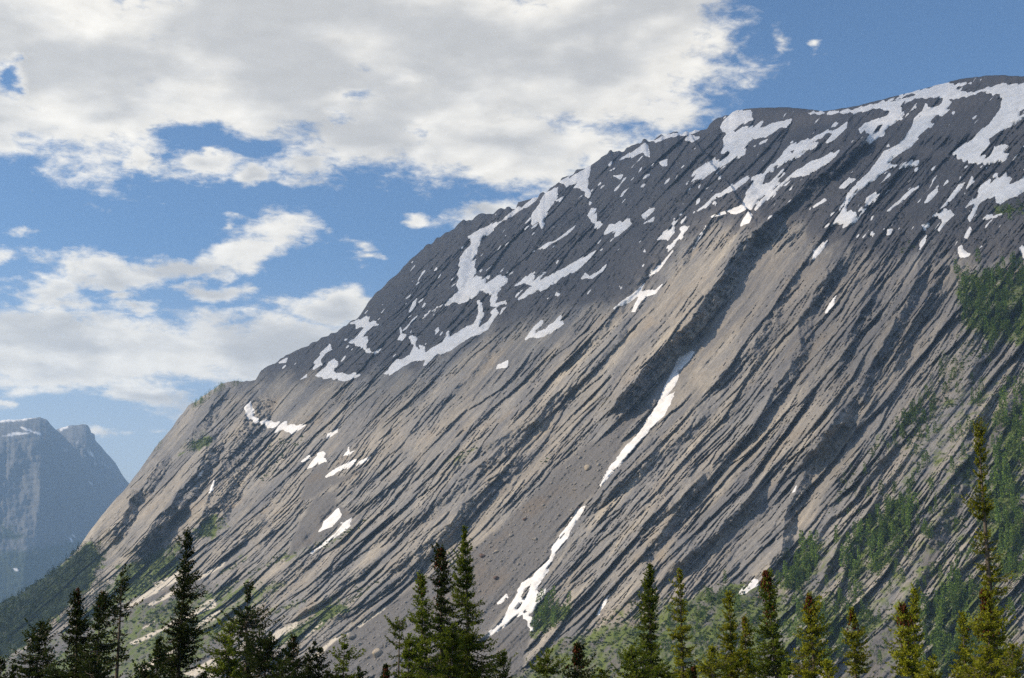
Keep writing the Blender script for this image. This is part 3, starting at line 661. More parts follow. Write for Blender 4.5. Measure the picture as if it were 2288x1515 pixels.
H = H + brush * amp2 * (4.6 * (h2 - .5) + 5.6 * y2) * A2
H = H + brush * (2.8 * (h3 - .5) + 3.8 * y3 - 2.0 * np.exp(-c3 * 12)) * A3 * (0.12 + 1.15 * patch3)
H = H + brush * (1.7 * (h4 - .5) + 2.6 * y4) * A3 * (0.25 + 0.95 * patch4)
H = H + calm * blocky * (4.6 * (h5 - .5) - 2.0 * np.exp(-c5 * 10))
H = H - calm * 3.4 * np.exp(-c2 * 18) * amp2 * A2
H = H + brush * (14 * east + 4 * (1 - east)) * (sawp - .5) * smooth(fbm(S / 260, T / 130, 2, 85), -0.45, 0.5)
H = H + calm * (1.5 * fbm(S / 26, T / 9, 4, 87, .6) + 1.3 * fbm(U / 14, V / 14, 4, 89, .62) * (0.5 + dark))
H = H + scree * (0.9 * fbm(U / 9, V / 9, 3, 91, .65) + 3.4 * fbm(S / 160, T / 15, 3, 93)) * (1 - snowmask2)
H = H + 0.5 * fbm(U / 5, V / 5, 2, 95) * (1 - 0.9 * snowmask2)
H = H + WALL * (1 - snowmask2) * (5.0 * fbm(U / 20, V / 20, 4, 121, .6) + 5.0 * (h5 - .5) - 2.5 * np.exp(-c5 * 9))
H = H + snowmask * (1.2 * fbm(U / 40, V / 30, 3, 96))
def base_depth(u, v, skyl):
    d = ray(u, v)
    D0 = -PLANE_C / (d @ NRM)
    return D0 * (1 + 0.030 * np.exp(-np.maximum(v - skyl, 0) / 22.0) + 0.02 * np.exp(-np.maximum(v - skyl, 0) / 90.0)), d
D0, DIR = base_depth(U, V, sky_g[None, :])
edge = smooth(V - sky_g[None, :], 0, 14)
D = D0 * (1 - 2.1 * H * (0.35 + 0.65 * edge) / FPX)
P = DIR * D[..., None]
# far side of the ridge, falling away behind the skyline
NB = 9
Pb = []
for i in range(NB, 0, -1):
    k = i / NB
    q = P[0].copy()
    q += (DIR[0] * np.array([1, 1, 0])) * (D[0][:, None] * 0.45 * k) ; q[:, 2] -= D[0] * (0.05 * k + 0.33 * k * k)
    Pb.append(q)
ALLP = np.concatenate([np.stack(Pb), P], 0)
padk = lambda a: np.concatenate([np.repeat(a[:1], NB, 0), a], 0)

def normals(Pg):
    a = np.gradient(Pg, axis=1); b = np.gradient(Pg, axis=0)
    n = np.cross(b, a); n /= np.linalg.norm(n, axis=-1, keepdims=True) + 1e-9
    return n
NG = normals(P)
if (NG[..., 1].mean() > 0): NG = -NG

# rock material
m_rock, n, bs, mo = material('layered_rock')
strat = n.attr('strata', False)
dk, sc_, gr, pl = n.attr('dark'), n.attr('scree'), n.attr('green'), n.attr('pale')
objc = n.n('ShaderNodeTexCoord').outputs['Object']
gstr = n.noise(n.vm('MULTIPLY', strat, (0.012, 0.10, 1)), 1.0, 6, 0.62)
gfin = n.noise(n.vm('MULTIPLY', strat, (0.06, 0.42, 1)), 1.0, 5, 0.65)
gmot = n.noise(objc, 0.012, 5, 0.6)
gfine = n.noise(objc, 0.16, 4, 0.65)
lime = n.mix(gstr, (0.125, 0.118, 0.110, 1), (0.41, 0.375, 0.33, 1))
lime = n.mix(n.m('MULTIPLY', n.ss(gmot, 0.52, 0.72), 0.42), lime, n.mix(gfin, (0.19, 0.14, 0.09, 1), (0.38, 0.30, 0.21, 1)))
lime = n.mix(n.m('MULTIPLY', n.ss(n.noise(n.vm('MULTIPLY', strat, (0.004, 0.014, 1)), 1.0, 4, 0.6), 0.42, 0.62), 0.6), lime, n.mix(gfin, (0.13, 0.135, 0.145, 1), (0.27, 0.27, 0.275, 1)))
shale = n.mix(gstr, (0.060, 0.060, 0.068, 1), (0.125, 0.122, 0.128, 1))
band = n.noise(n.vm('MULTIPLY', strat, (0.0028, 0.040, 1)), 1.0, 4, 0.62)
lime = n.mix(n.m('MULTIPLY', n.ss(band, 0.47, 0.62), 0.8), lime, n.mix(gfin, (0.095, 0.098, 0.108, 1), (0.20, 0.20, 0.21, 1)))
lime = n.mix(n.m('MULTIPLY', n.ss(band, 0.44, 0.32), 0.6), lime, n.mix(gfin, (0.30, 0.27, 0.225, 1), (0.52, 0.465, 0.385, 1)))
rockc = n.mix(dk, lime, shale)
grain = n.m('MULTIPLY_ADD', gfin, 0.9, 0.55)
rockc = n.vm('SCALE', rockc, n.m('MULTIPLY', grain, n.m('MULTIPLY_ADD', gfine, 0.5, 0.75)))
screec = n.mix(n.noise(objc, 0.30, 3, 0.7), (0.076, 0.075, 0.078, 1), (0.205, 0.197, 0.195, 1))
screec = n.mix(n.m('MULTIPLY', n.ss(gmot, 0.48, 0.72), 0.6), screec, n.mix(gfine, (0.10, 0.083, 0.066, 1), (0.235, 0.19, 0.15, 1)))
screec = n.mix(n.m('MULTIPLY', dk, 0.75), screec, (0.10, 0.095, 0.10, 1))
col = n.mix(sc_, rockc, screec)
col = n.mix(pl, col, n.mix(gfine, (0.46, 0.42, 0.36, 1), (0.62, 0.57, 0.49, 1)))
vegn = n.noise(objc, 0.055, 5, 0.65)
vfac = n.m('MULTIPLY', n.ss(n.m('ADD', n.m('MULTIPLY', gr, 0.55), vegn), 0.74, 0.98), n.m('MULTIPLY', n.ss(gr, 0.02, 0.25), n.m('SUBTRACT', 1.0, pl)))
vegc = n.mix(n.noise(objc, 0.03, 3, 0.6), (0.060, 0.095, 0.025, 1), (0.185, 0.215, 0.060, 1))
vegc = n.mix(n.m('MULTIPLY', n.ss(gr, 0.6, 0.9), 0.3), vegc, (0.05, 0.075, 0.028, 1))
vegc = n.mix(n.m('MULTIPLY', n.ss(gr, 0.91, 0.98), 0.9), vegc, (0.017, 0.030, 0.017, 1))
col = n.mix(vfac, col, vegc)
n.put(bs.inputs['Base Color'], col)
bmp = n.n('ShaderNodeBump'); bmp.inputs['Strength'].default_value = 0.55; bmp.inputs['Distance'].default_value = 2.2
n.put(bmp.inputs['Height'], n.m('ADD', gfin, gfine))
n.put(bs.inputs['Normal'], bmp.outputs[0])

me = mesh_np('mountain', ALLP.reshape(-1, 3), grid_faces(*ALLP.shape[:2]), m_rock, False)
fattr(me, 'dark', padk(dark)); fattr(me, 'scree', padk(scree)); fattr(me, 'green', padk(green)); fattr(me, 'pale', padk(pale))
vattr(me, 'strata', padk(np.stack([S, Tw, 0 * S], -1)))
tag(add('mountain', me), 'broad rock mountain face of tilted grey limestone slabs', kind='structure')

# point of the built surface under a photograph pixel
def surf(u, v):
    u = np.atleast_1d(np.asarray(u, float)); v = np.atleast_1d(np.asarray(v, float))
    ci = np.clip(np.searchsorted(ug, u) - 1, 0, len(ug) - 2)
    a = np.clip((u - ug[ci]) / (ug[ci + 1] - ug[ci]), 0, 1)
    s = sky_g[ci] * (1 - a) + sky_g[ci + 1] * a
    r = np.clip((v - s) / (1535 - s) * (NR1 - 1), 0, NR1 - 2)
    ri = r.astype(int); b = r - ri
    a = a[:, None]; b = b[:, None]
    return (P[ri, ci] * (1 - a) + P[ri, ci + 1] * a) * (1 - b) + (P[ri + 1, ci] * (1 - a) + P[ri + 1, ci + 1] * a) * b

# ------------------------------------------------------------------ snow
m_snow, n, bs, mo = material('old_snow')
objc = n.n('ShaderNodeTexCoord').outputs['Object']
sn = n.noise(objc, 0.05, 5, 0.6)
n.put(bs.inputs['Base Color'], n.mix(n.ss(sn, 0.35, 0.7), (0.80, 0.80, 0.81, 1), (0.68, 0.67, 0.66, 1)))
bs.inputs['Roughness'].default_value = 0.7
bmp = n.n('ShaderNodeBump'); bmp.inputs['Strength'].default_value = 0.3; bmp.inputs['Distance'].default_value = 2.0
n.put(bmp.inputs['Height'], n.noise(objc, 0.12, 4, 0.6)); n.put(bs.inputs['Normal'], bmp.outputs[0])

def snow_mesh(name, f, thick):
    rows, cols = np.where(f > -4)
    if len(rows) == 0: return None
    r0, r1, c0, c1 = max(rows.min() - 1, 0), min(rows.max() + 2, NRr), max(cols.min() - 1, 0), min(cols.max() + 2, NCc)
    fs = f[r0:r1, c0:c1].astype(float); ps = P[r0:r1, c0:c1]; ns = NG[r0:r1, c0:c1]
    px = np.linalg.norm(ps, axis=-1)[..., None] / FPX
    lift = np.clip(fs, -2, 6)[..., None] * 0.20 * thick
    pts = (ps + (ns * 0.35 + np.array((0, 0, 0.5)) - DIR[r0:r1, c0:c1] * 0.5) * px * lift).reshape(-1, 3)
    fv = fs.ravel()
    fv = np.where(np.abs(fv) < 1e-4, 1e-4, fv)
    q = grid_faces(*fs.shape)
    tris = np.concatenate([q[:, [0, 1, 2]], q[:, [0, 2, 3]]])
    pos = fv[tris] > 0; cnt = pos.sum(1)
    full = tris[cnt == 3]
    out = [full]
    ek = []; slots = []
    nv = len(fv)
    for c, flip in ((1, False), (2, True)):
        tt = tris[cnt == c]; pp = pos[cnt == c]
        if not len(tt): continue
        k = np.argmax(pp if c == 1 else ~pp, 1)
        a = tt[np.arange(len(tt)), k]; b = tt[np.arange(len(tt)), (k + 1) % 3]; d = tt[np.arange(len(tt)), (k + 2) % 3]
        slots.append((c, a, b, d))
    newp = []; keys = {}
    allk = []
    for c, a, b, d in slots:
        allk += [np.stack([np.minimum(a, b), np.maximum(a, b)], 1), np.stack([np.minimum(a, d), np.maximum(a, d)], 1)]
    if allk:
        kk = np.concatenate(allk)
        uq, inv = np.unique(kk[:, 0].astype(np.int64) * nv + kk[:, 1], return_inverse=True)
        i0 = uq // nv; i1 = uq % nv
        t = (fv[i0] / (fv[i0] - fv[i1]))[:, None]
        newp = pts[i0] * (1 - t) + pts[i1] * t
        off = 0
        for c, a, b, d in slots:
            e1 = nv + inv[off:off + len(a)]; e2 = nv + inv[off + len(a):off + 2 * len(a)]; off += 2 * len(a)
            if c == 1:
                out.append(np.stack([a, e1, e2], 1))
            else:
                out += [np.stack([e1, b, d], 1), np.stack([e1, d, e2], 1)]
        pts = np.concatenate([pts, newp])
    F = np.concatenate(out)
    if len(F) < 2: return None
    used, F2 = np.unique(F, return_inverse=True)
    return mesh_np(name, pts[used], F2.reshape(-1, 3), m_snow)
for (p, lab), f in zip(SNOW, snow_f):
    me = snow_mesh('snow_patch', f, 1.0)
    if me: tag(add('snow_patch', me), lab, 'snow patch', 'snow patches on the mountain')
me = snow_mesh('snow_scraps', scrap_f, 0.6)
if me: tag(add('snow_scraps', me), 'tiny snow scraps left in the cracks of the upper dark face', kind='stuff')
# ------------------------------------------------------------------ far mountains
m_far, n, bs, mo = material('far_rock')
strat = n.attr('strata', False)
objc = n.n('ShaderNodeTexCoord').outputs['Object']
bed = n.noise(n.vm('MULTIPLY', strat, (0.006, 0.11, 1)), 1.0, 5, 0.6)
fc = n.mix(bed, (0.11, 0.115, 0.12, 1), (0.185, 0.185, 0.185, 1))
fc = n.vm('SCALE', fc, n.m('MULTIPLY_ADD', n.noise(objc, 0.012, 5, 0.65), 1.0, 0.5))
wood = n.mix(n.noise(objc, 0.02, 4, 0.7), (0.02, 0.035, 0.018, 1), (0.05, 0.065, 0.03, 1))
fc = n.mix(n.attr('wood'), fc, wood)
fc = n.mix(n.attr('snow'), fc, (0.82, 0.82, 0.83, 1))
n.put(bs.inputs['Base Color'], fc)

def far_mountain(label, sky, dist, tilt, snows, woods, seed, bedang):
    s = np.array(sky, float)
    u = np.arange(s[0, 0], s[-1, 0] + 1, 2.4)
    top = np.interp(u, s[:, 0], s[:, 1]) + 2.0 * fbm(u / 30, u * 0 + seed, 4, seed)
    w = np.linspace(0, 1, 210)
    Vf = top[None] + w[:, None] * (1560 - top[None]); Uf = np.broadcast_to(u[None], Vf.shape)
    d = ray(Uf, Vf)
    a = R(bedang); tt = Uf * math.sin(a) + Vf * math.cos(a); ssx = Uf * math.cos(a) - Vf * math.sin(a)
    below = Vf - top[None]
    h = 20 * fbm(Uf / 90, Vf / 160, 4, seed + 1) + 2.5 * fbm(ssx / 160, tt / 12, 4, seed + 2, .6) + 4 * fbm(Uf / 26 + Vf / 200, Vf / 120, 4, seed + 9, .6)
    h = h + 3 * fbm(Uf / 22, Vf / 90, 4, seed + 3) + 2.2 * fbm(Uf / 7, Vf / 7, 3, seed + 4)
    Df = dist * (1 + tilt[0] * (Uf - u[0]) / FPX - tilt[1] * below / FPX + 0.05 * np.exp(-below / 20)) * (1 - 1.2 * h / FPX)
    Pf = d * Df[..., None]
    back = Pf[:1] + (d[:1] * np.array((1, 1, 0))) * 1500 + np.array((0, 0, -700.0))
    ed = Pf[:, -1:] + np.array((900.0, 1500.0, -300.0))
    A = np.concatenate([back, Pf], 0)
    A = np.concatenate([A, np.concatenate([A[:1, -1:] + np.array((900., 900., -300.)), ed], 0)], 1)
    pad = lambda x: np.concatenate([np.concatenate([x[:1], x], 0), np.concatenate([x[:1], x], 0)[:, -1:]], 1)
    me = mesh_np('distant_mountain', A.reshape(-1, 3), grid_faces(*A.shape[:2]), m_far)
    rg = 2.0 * fbm(Uf / 10, Vf / 10, 3, seed + 6) + 1.5 * fbm(ssx / 30, tt / 5, 2, seed + 7)
    sn = np.zeros_like(Vf); wd = np.zeros_like(Vf)
    for p, k in snows:
        sn = np.maximum(sn, smooth(sdist(p, Uf, Vf, 40) + k * rg, -.8, 1.2))
    for p in woods:
        wd = np.maximum(wd, smooth(sdist(p, Uf, Vf, 60) + 5 * rg, -6, 8))
    fattr(me, 'snow', pad(sn)); fattr(me, 'wood', pad(wd)); vattr(me, 'strata', pad(np.stack([ssx, tt, 0 * tt], -1)))
    tag(add('distant_mountain', me), label, kind='structure')
far_mountain('blue hazy mountain with a flat snowy top beyond the valley',
 [(-260,952),(-60,944),(0,940),(60,935),(90,932),(105,938),(122,958),(140,972),(165,1000),(190,1028),(215,1052),(250,1078),(285,1094),(330,1130),(420,1200)], 13500, (0.9, 2.0),
 [([(-200,946),(0,937),(60,932),(85,931),(60,938),(20,943),(-200,962)], .5), (Z1((0,225),(80,205),(160,205),(160,212),(60,225)), .5), (Z1((100,175),(220,210),(215,222),(150,200)), 1), (Z1((340,300),(360,292),(350,306)), .3),
  (ZG((640,210),(660,215),(680,255),(660,255)), .2), (ZG((665,190),(680,180),(700,205),(690,212)), .2), (ZG((115,500),(160,500),(190,525),(150,527)), .3), (Z1((470,465),(495,480),(490,485)), .2)],
 [ZG((0,80),(90,110),(180,180),(250,210),(150,230),(0,240)), ZG((-300,300),(200,330),(420,380),(380,480),(100,640),(-300,760)), [(-300,1300),(200,1200),(420,1250),(420,1600),(-300,1600)]], 301, 14)
far_mountain('notched blue peak with snow streaks behind the flat topped mountain',
 [(60,1000),(110,975),(130,956),(150,952),(165,950),(193,948),(201,956),(203,966),(211,970),(213,985),(225,996),(243,1018),(258,1036),(268,1052),(280,1070),(292,1084),(320,1110),(400,1170)], 16000, (0.6, 1.6),
 [(Z1((315,190),(345,168),(380,172),(345,185),(325,200)), .6), (Z1((395,280),(420,245),(415,262)), .3), (Z1((470,310),(490,308),(502,335),(490,335)), .5), (Z1((450,330),(460,325),(455,338)), .3), (Z1((455,293),(475,290),(468,300)), .3),
  (Z1((500,370),(510,365),(512,380)), .3), (Z1((630,480),(660,495),(640,490)), .3), (Z1((540,365),(580,395),(570,392)), .5), (Z1((400,380),(410,378),(408,386)), .3), (Z1((595,490),(606,488),(606,496)), .3)],
 [[(60,1150),(400,1150),(400,1600),(60,1600)]], 321, -20)

# ------------------------------------------------------------------ valley floor
def ground_z(x, y):
    r = np.hypot(x, y)
    z = -2.0 - 7.5 * smooth(r, 9, 48) - 45 * smooth(r, 120, 1000)
    return z + 0.35 * fbm(x / 9.0, y / 9.0, 3, 401) * smooth(r, 3, 20)
rr = np.concatenate([np.linspace(0.01, 100, 60), np.geomspace(105, 18500, 60)])
aa = np.linspace(0, 2 * np.pi, 145)
GXX = rr[:, None] * np.sin(aa)[None]; GYY = rr[:, None] * np.cos(aa)[None]
m_gr, n, bs, mo = material('forest_floor')
objc = n.n('ShaderNodeTexCoord').outputs['Object']
n.put(bs.inputs['Base Color'], n.mix(n.noise(objc, 0.35, 6, 0.65), (0.028, 0.045, 0.016, 1), (0.11, 0.10, 0.055, 1)))
me = mesh_np('valley_ground', np.stack([GXX, GYY, ground_z(GXX, GYY)], -1).reshape(-1, 3), grid_faces(len(rr), len(aa)), m_gr)
tag(add('valley_ground', me), 'mossy forest floor of the valley', kind='structure')

# ------------------------------------------------------------------ haze
m_hz = bpy.data.materials.new('haze'); m_hz.use_nodes = True
t = m_hz.node_tree; t.nodes.clear()
pv = t.nodes.new('ShaderNodeVolumePrincipled'); mo = t.nodes.new('ShaderNodeOutputMaterial')
pv.inputs['Color'].default_value = (0.42, 0.66, 1.0, 1)
pv.inputs['Density'].default_value = 3.9e-5
pv.inputs['Anisotropy'].default_value = 0.2
t.links.new(pv.outputs[0], mo.inputs['Volume'])
hx, hz0, hz1 = 18900.0, -1900.0, 2700.0
hv = [(x, y, z) for z in (hz0, hz1) for x, y in ((-hx, -hx), (hx, -hx), (hx, hx), (-hx, hx))]
me = mesh_np('haze', hv, [(0, 3, 2, 1), (4, 5, 6, 7), (0, 1, 5, 4), (1, 2, 6, 5), (2, 3, 7, 6), (3, 0, 4, 7)], m_hz, False)
tag(add('haze', me), 'thin blue valley haze', kind='stuff')
# ------------------------------------------------------------------ unseen clouds, added out of view to shade the slope
m_cl = bpy.data.materials.new('shade_cloud_vapour'); m_cl.use_nodes = True
t = m_cl.node_tree; t.nodes.clear()
pv = t.nodes.new('ShaderNodeVolumePrincipled'); mo = t.nodes.new('ShaderNodeOutputMaterial')
pv.inputs['Color'].default_value = (0.98, 0.98, 0.98, 1)
pv.inputs['Density'].default_value = 0.0030
pv.inputs['Anisotropy'].default_value = 0.6
t.links.new(pv.outputs[0], mo.inputs['Volume'])
CZ = 3300.0
SL = np.array(sun_dir)
def shade_cloud(low, high, thick, shift, grow, label, seed):
    """a flat cloud in the sun's path; low and high bound the part of the slope that lies in its shade"""
    q = surf([p[0] for p in low], [p[1] for p in low])
    Q = q + SL * ((CZ - q[:, 2]) / SL[2])[:, None]
    fq = surf([p[0] for p in high], [p[1] for p in high])
    FQ = fq + SL * ((CZ - fq[:, 2]) / SL[2])[:, None] + np.array(shift)
    FQ[0] += (grow, 0, 0); Q[-1] += (grow, 0, 0)
    poly = np.concatenate([Q, FQ])[:, :2]
    lo = poly.min(0) - 300; hi = poly.max(0) + 300
    nx, ny = 90, 70
    X, Y = np.meshgrid(np.linspace(lo[0], hi[0], nx), np.linspace(lo[1], hi[1], ny))
    f = sdist(poly, X, Y, 2500) + 140 * fbm(X / 380, Y / 380, 4, seed)
    th = thick * smooth(f, -40, 380) * (1 + .45 * fbm(X / 300, Y / 300, 3, seed + 2))
    keep = f > -60
    idx = np.full(X.shape, -1); idx[keep] = np.arange(keep.sum())
    topv = np.stack([X, Y, CZ + th + 1.0], -1)[keep]; botv = np.stack([X, Y, CZ - .45 * th - 1.0], -1)[keep]
    nk = len(topv); c4 = np.stack([idx[:-1, :-1], idx[:-1, 1:], idx[1:, 1:], idx[1:, :-1]], -1).reshape(-1, 4)
    cf = c4[c4.min(1) >= 0]
    e = np.concatenate([cf[:, [0, 1]], cf[:, [1, 2]], cf[:, [2, 3]], cf[:, [3, 0]]])
    es = set(map(tuple, e)); rim = np.array([(a, b) for a, b in es if (b, a) not in es])
    allf = np.concatenate([cf, cf[:, ::-1] + nk, np.stack([rim[:, 1], rim[:, 0], rim[:, 0] + nk, rim[:, 1] + nk], 1)])
    me = mesh_np('cloud', np.concatenate([topv, botv]), allf, m_cl, True)
    tag(add('cloud', me), label, kind='stuff')  # stands out of view, put in for the shade it casts
shade_cloud([(430,960),(540,930),(640,940),(760,950),(880,935),(1000,905),(1120,880),(1220,850),(1320,800),(1410,730),(1470,640),(1550,545),(1640,520),(1720,590),(1800,640),(1900,640),(2000,640),(2100,700),(2200,760),(2288,800)],
               [(2288,175),(1900,245),(1500,305),(1100,480),(800,715),(560,855),(430,915)], 135, (400., 900., 0), 900, 'thin flat cloud out of view, added to shade the upper face', 611)
CZ = 3900.0
shade_cloud([(1480,1240),(1700,1200),(1850,1180),(2000,1180),(2288,1200)], [(2288,560),(2000,600),(1820,640),(1700,760),(1600,960)], 62, (0., 0., 0), 700, 'wispy cloud veil out of view, added to dim the east slabs', 641)

# ------------------------------------------------------------------ boulders and rubble on the scree
m_stone, n, bs, mo = material('grey_stone')
objc = n.n('ShaderNodeTexCoord').outputs['Object']
oi = n.n('ShaderNodeObjectInfo').outputs['Random']
stc = n.mix(n.noise(objc, 0.09, 5, 0.7), (0.08, 0.075, 0.07, 1), (0.46, 0.42, 0.37, 1))
n.put(bs.inputs['Base Color'], stc)
m_pale, n, bs, mo = material('pale_stone')
objc = n.n('ShaderNodeTexCoord').outputs['Object']
n.put(bs.inputs['Base Color'], n.mix(n.noise(objc, 0.4, 5, 0.65), (0.26, 0.22, 0.17, 1), (0.46, 0.40, 0.32, 1)))
m_rust, n, bs, mo = material('rusty_stone')
objc = n.n('ShaderNodeTexCoord').outputs['Object']
n.put(bs.inputs['Base Color'], n.mix(n.noise(objc, 0.4, 5, 0.65), (0.09, 0.06, 0.05, 1), (0.22, 0.14, 0.10, 1)))

import bmesh
def ico(sub):
    b = bmesh.new(); bmesh.ops.create_icosphere(b, subdivisions=sub, radius=1.0)
    v = np.array([x.co[:] for x in b.verts]); f = np.array([[y.index for y in x.verts] for x in b.faces]); b.free()
    return v, f
ICO1, ICO3 = ico(1), ico(3)
rng = np.random.default_rng(7)
def rock_verts(v, r, seed, flat=(1, .85, .7)):
    g = np.random.default_rng(seed)
    q = v.copy()
    for i in range(9):                       # cleave with random planes for angular faces
        nn = g.normal(size=3); nn /= np.linalg.norm(nn); lim = g.uniform(.55, .9)
        dd = q @ nn
        q -= np.maximum(dd - lim, 0)[:, None] * nn
    q += 0.05 * np.stack([fbm(q[:, 0] * 3 + i, q[:, 1] * 3 + q[:, 2] * 2, 3, seed + i) for i in range(3)], 1)
    a = g.uniform(0, 6.28); c, s = math.cos(a), math.sin(a)
    q = q * np.array(flat)
    return np.stack([q[:, 0] * c - q[:, 1] * s, q[:, 0] * s + q[:, 1] * c, q[:, 2]], 1) * r
BOULDERS = [
 (1313,1047,10,m_pale,'cream boulder with rubble round it, high on the brown scree beside the gully'),
 (842,1462,17,m_pale,'largest cream boulder low on the grey scree, throwing a long shadow'),
 (786,1424,12,m_stone,'dark grey boulder above the largest cream boulder'),
 (806,1440,7,m_stone,'mid grey boulder between the dark boulder and the largest cream one'),
 (1142,1197,6.5,m_stone,'grey boulder with a dark shaded side in the middle of the scree'),
 (1078,1243,8,m_rust,'low dark reddish boulder near the top of the tall twin spruces'),
 (1173,1161,6,m_rust,'small rusty red boulder at the upper middle of the scree'),
 (1110,1233,5.5,m_pale,'pale boulder below the shaded grey boulder on the scree'),
 (1109,1292,7,m_rust,'flat dark reddish boulder low in the middle of the scree'),
 (1196,1205,5.5,m_stone,'small grey boulder towards the snow fan at mid scree'),
 (1278,1143,6,m_stone,'grey boulder at the upper tip of the snow fan'),
 (1292,1135,5,m_rust,'brown boulder touching the dark crack above the snow fan'),
 (1338,1040,6,m_stone,'grey boulder right beside the cream boulder with rubble'),
 (1286,1095,5,m_stone,'small grey boulder at the rim of the dark gully crack'),
 (1158,1262,5,m_stone,'small stone resting in the lower scree close to the snow fan'),
 (1095,1254,5,m_stone,'small grey stone just under the low dark reddish boulder'),
]
for i, (u, v, r, mt, lab) in enumerate(BOULDERS):
    p = surf(u, v)[0]; px = np.linalg.norm(p) / FPX
    me = mesh_np('boulder', rock_verts(ICO3[0], r * px, 500 + i), ICO3[1], mt, False)
    tag(add('boulder', me, None, p + np.array((0, -.2, .15)) * r * px), lab, 'boulder', 'boulders on the scree')
def scatter(poly, count, g, weight=None):
    p = np.array(poly); lo, hi = p.min(0), p.max(0)
    out = np.zeros((0, 2)); k = 0
    while len(out) < count and k < 60:
        q = g.uniform(lo, hi, (count * 3, 2))
        out = np.concatenate([out, q[sdist(poly, q[:, 0], q[:, 1], 500) > 0]]); k += 1
    return out[:count]
vv = []; ff = []; off = 0
for poly, cnt in ((SCREE[1][0], 2400), (ZB((1340,560),(1480,520),(1590,360),(1400,330),(1300,500)), 160), (ZK((800,720),(870,740),(800,960),(740,1000)), 60), (ZH((1300,1130),(1600,1040),(1560,1100),(1350,1220)), 120)):
    q = scatter(poly, cnt, rng)
    ps = surf(q[:, 0], q[:, 1])
    for i in range(len(q)):
        if q[i, 1] > 1540: continue
        r = np.linalg.norm(ps[i]) / FPX * (0.9 + 3.4 * rng.random() ** 6)
        vv.append(ICO1[0] * np.array((1, .9, .75)) * r * rng.uniform(.7, 1.2, (len(ICO1[0]), 1)) + ps[i] + (0, 0, .2 * r)); ff.append(ICO1[1] + off); off += len(ICO1[0])
me = mesh_np('scree_rubble', np.concatenate(vv), np.concatenate(ff), m_stone, False)
tag(add('scree_rubble', me), 'small loose stones strewn over the scree', kind='stuff')

# ------------------------------------------------------------------ foliage
def leaf_material(name, c0, c1, transl=0.3):
    m = bpy.data.materials.new(name); m.use_nodes = True
    t = m.node_tree; t.nodes.clear(); n = NT(t)
    o = n.n('ShaderNodeOutputMaterial')
    a = n.attr('tint')
    rnd = n.n('ShaderNodeObjectInfo').outputs['Random']
    c = n.mix(a, (*c0, 1), (*c1, 1))
    c = n.vm('SCALE', c, n.m('MULTIPLY_ADD', rnd, 0.5, 0.75))
    d = n.n('ShaderNodeBsdfDiffuse'); tr = n.n('ShaderNodeBsdfTranslucent')
    n.put(d.inputs[0], c); n.put(tr.inputs[0], n.vm('MULTIPLY', c, (1.15, 1.1, 0.7)))
    mx = n.n('ShaderNodeMixShader'); mx.inputs[0].default_value = transl
    t.links.new(d.outputs[0], mx.inputs[1]); t.links.new(tr.outputs[0], mx.inputs[2]); t.links.new(mx.outputs[0], o.inputs[0])
    return m
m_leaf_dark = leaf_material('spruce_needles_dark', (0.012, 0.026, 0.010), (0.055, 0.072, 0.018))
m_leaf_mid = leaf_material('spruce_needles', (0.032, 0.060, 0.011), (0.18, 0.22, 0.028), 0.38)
m_leaf_sunlit_yel = leaf_material('spruce_needles_sunlit_yellow', (0.080, 0.108, 0.012), (0.42, 0.425, 0.042), 0.45)  # yellow green, brightened by sunlight put into the needle colour
m_slope_leaf = leaf_material('slope_conifer_needles', (0.065, 0.120, 0.033), (0.23, 0.335, 0.070), 0.42)
m_valley_leaf = leaf_material('valley_conifer_needles', (0.012, 0.027, 0.016), (0.036, 0.062, 0.030), 0.15)
m_shrub = leaf_material('shrub_leaves', (0.050, 0.085, 0.022), (0.150, 0.195, 0.050), 0.25)
m_cone = leaf_material('spruce_cones', (0.045, 0.014, 0.010), (0.13, 0.045, 0.022), 0.0)
m_bark, n, bs, mo = material('spruce_bark')
objc = n.n('ShaderNodeTexCoord').outputs['Object']
n.put(bs.inputs['Base Color'], n.mix(n.noise(n.vm('MULTIPLY', objc, (1, 1, .35)), 14, 4, .65), (0.05, 0.040, 0.032, 1), (0.20, 0.165, 0.13, 1)))

def tri_sprays(pos, dirn, length, width, g, tint=None):
    """one slim leaf triangle pair per position"""
    k = len(pos)
    side = np.cross(dirn, g.normal(size=(k, 3))); side /= np.linalg.norm(side, axis=1, keepdims=True) + 1e-9
    L = np.asarray(length)[:, None]; Wd = np.asarray(width)[:, None]
    a = pos - dirn * L * .15; b = pos + dirn * L * .45 + side * Wd; c = pos + dirn * L; d = pos + dirn * L * .45 - side * Wd
    v = np.stack([a, b, c, d], 1).reshape(-1, 3)
    f = np.arange(k * 4).reshape(-1, 4)
    t = np.repeat(g.random(k) if tint is None else tint, 4)
    return v, f, t
def tube(path, rad, sides=6):
    path = np.asarray(path, float); rad = np.asarray(rad, float)
    t = np.gradient(path, axis=0); t /= np.linalg.norm(t, axis=1, keepdims=True) + 1e-9
    ref = np.where(np.abs(t[:, 2:3]) > .9, np.array([[1., 0, 0]]), np.array([[0, 0, 1.]]))
    e1 = np.cross(t, ref); e1 /= np.linalg.norm(e1, axis=1, keepdims=True); e2 = np.cross(t, e1)
    a = np.linspace(0, 2 * np.pi, sides, endpoint=False)
    v = path[:, None] + rad[:, None, None] * (np.cos(a)[None, :, None] * e1[:, None] + np.sin(a)[None, :, None] * e2[:, None])
    i = np.arange(len(path) * sides).reshape(len(path), sides); j = np.roll(i, -1, 1)
    f = np.stack([i[:-1], j[:-1], j[1:], i[1:]], -1).reshape(-1, 4)
    return v.reshape(-1, 3), f

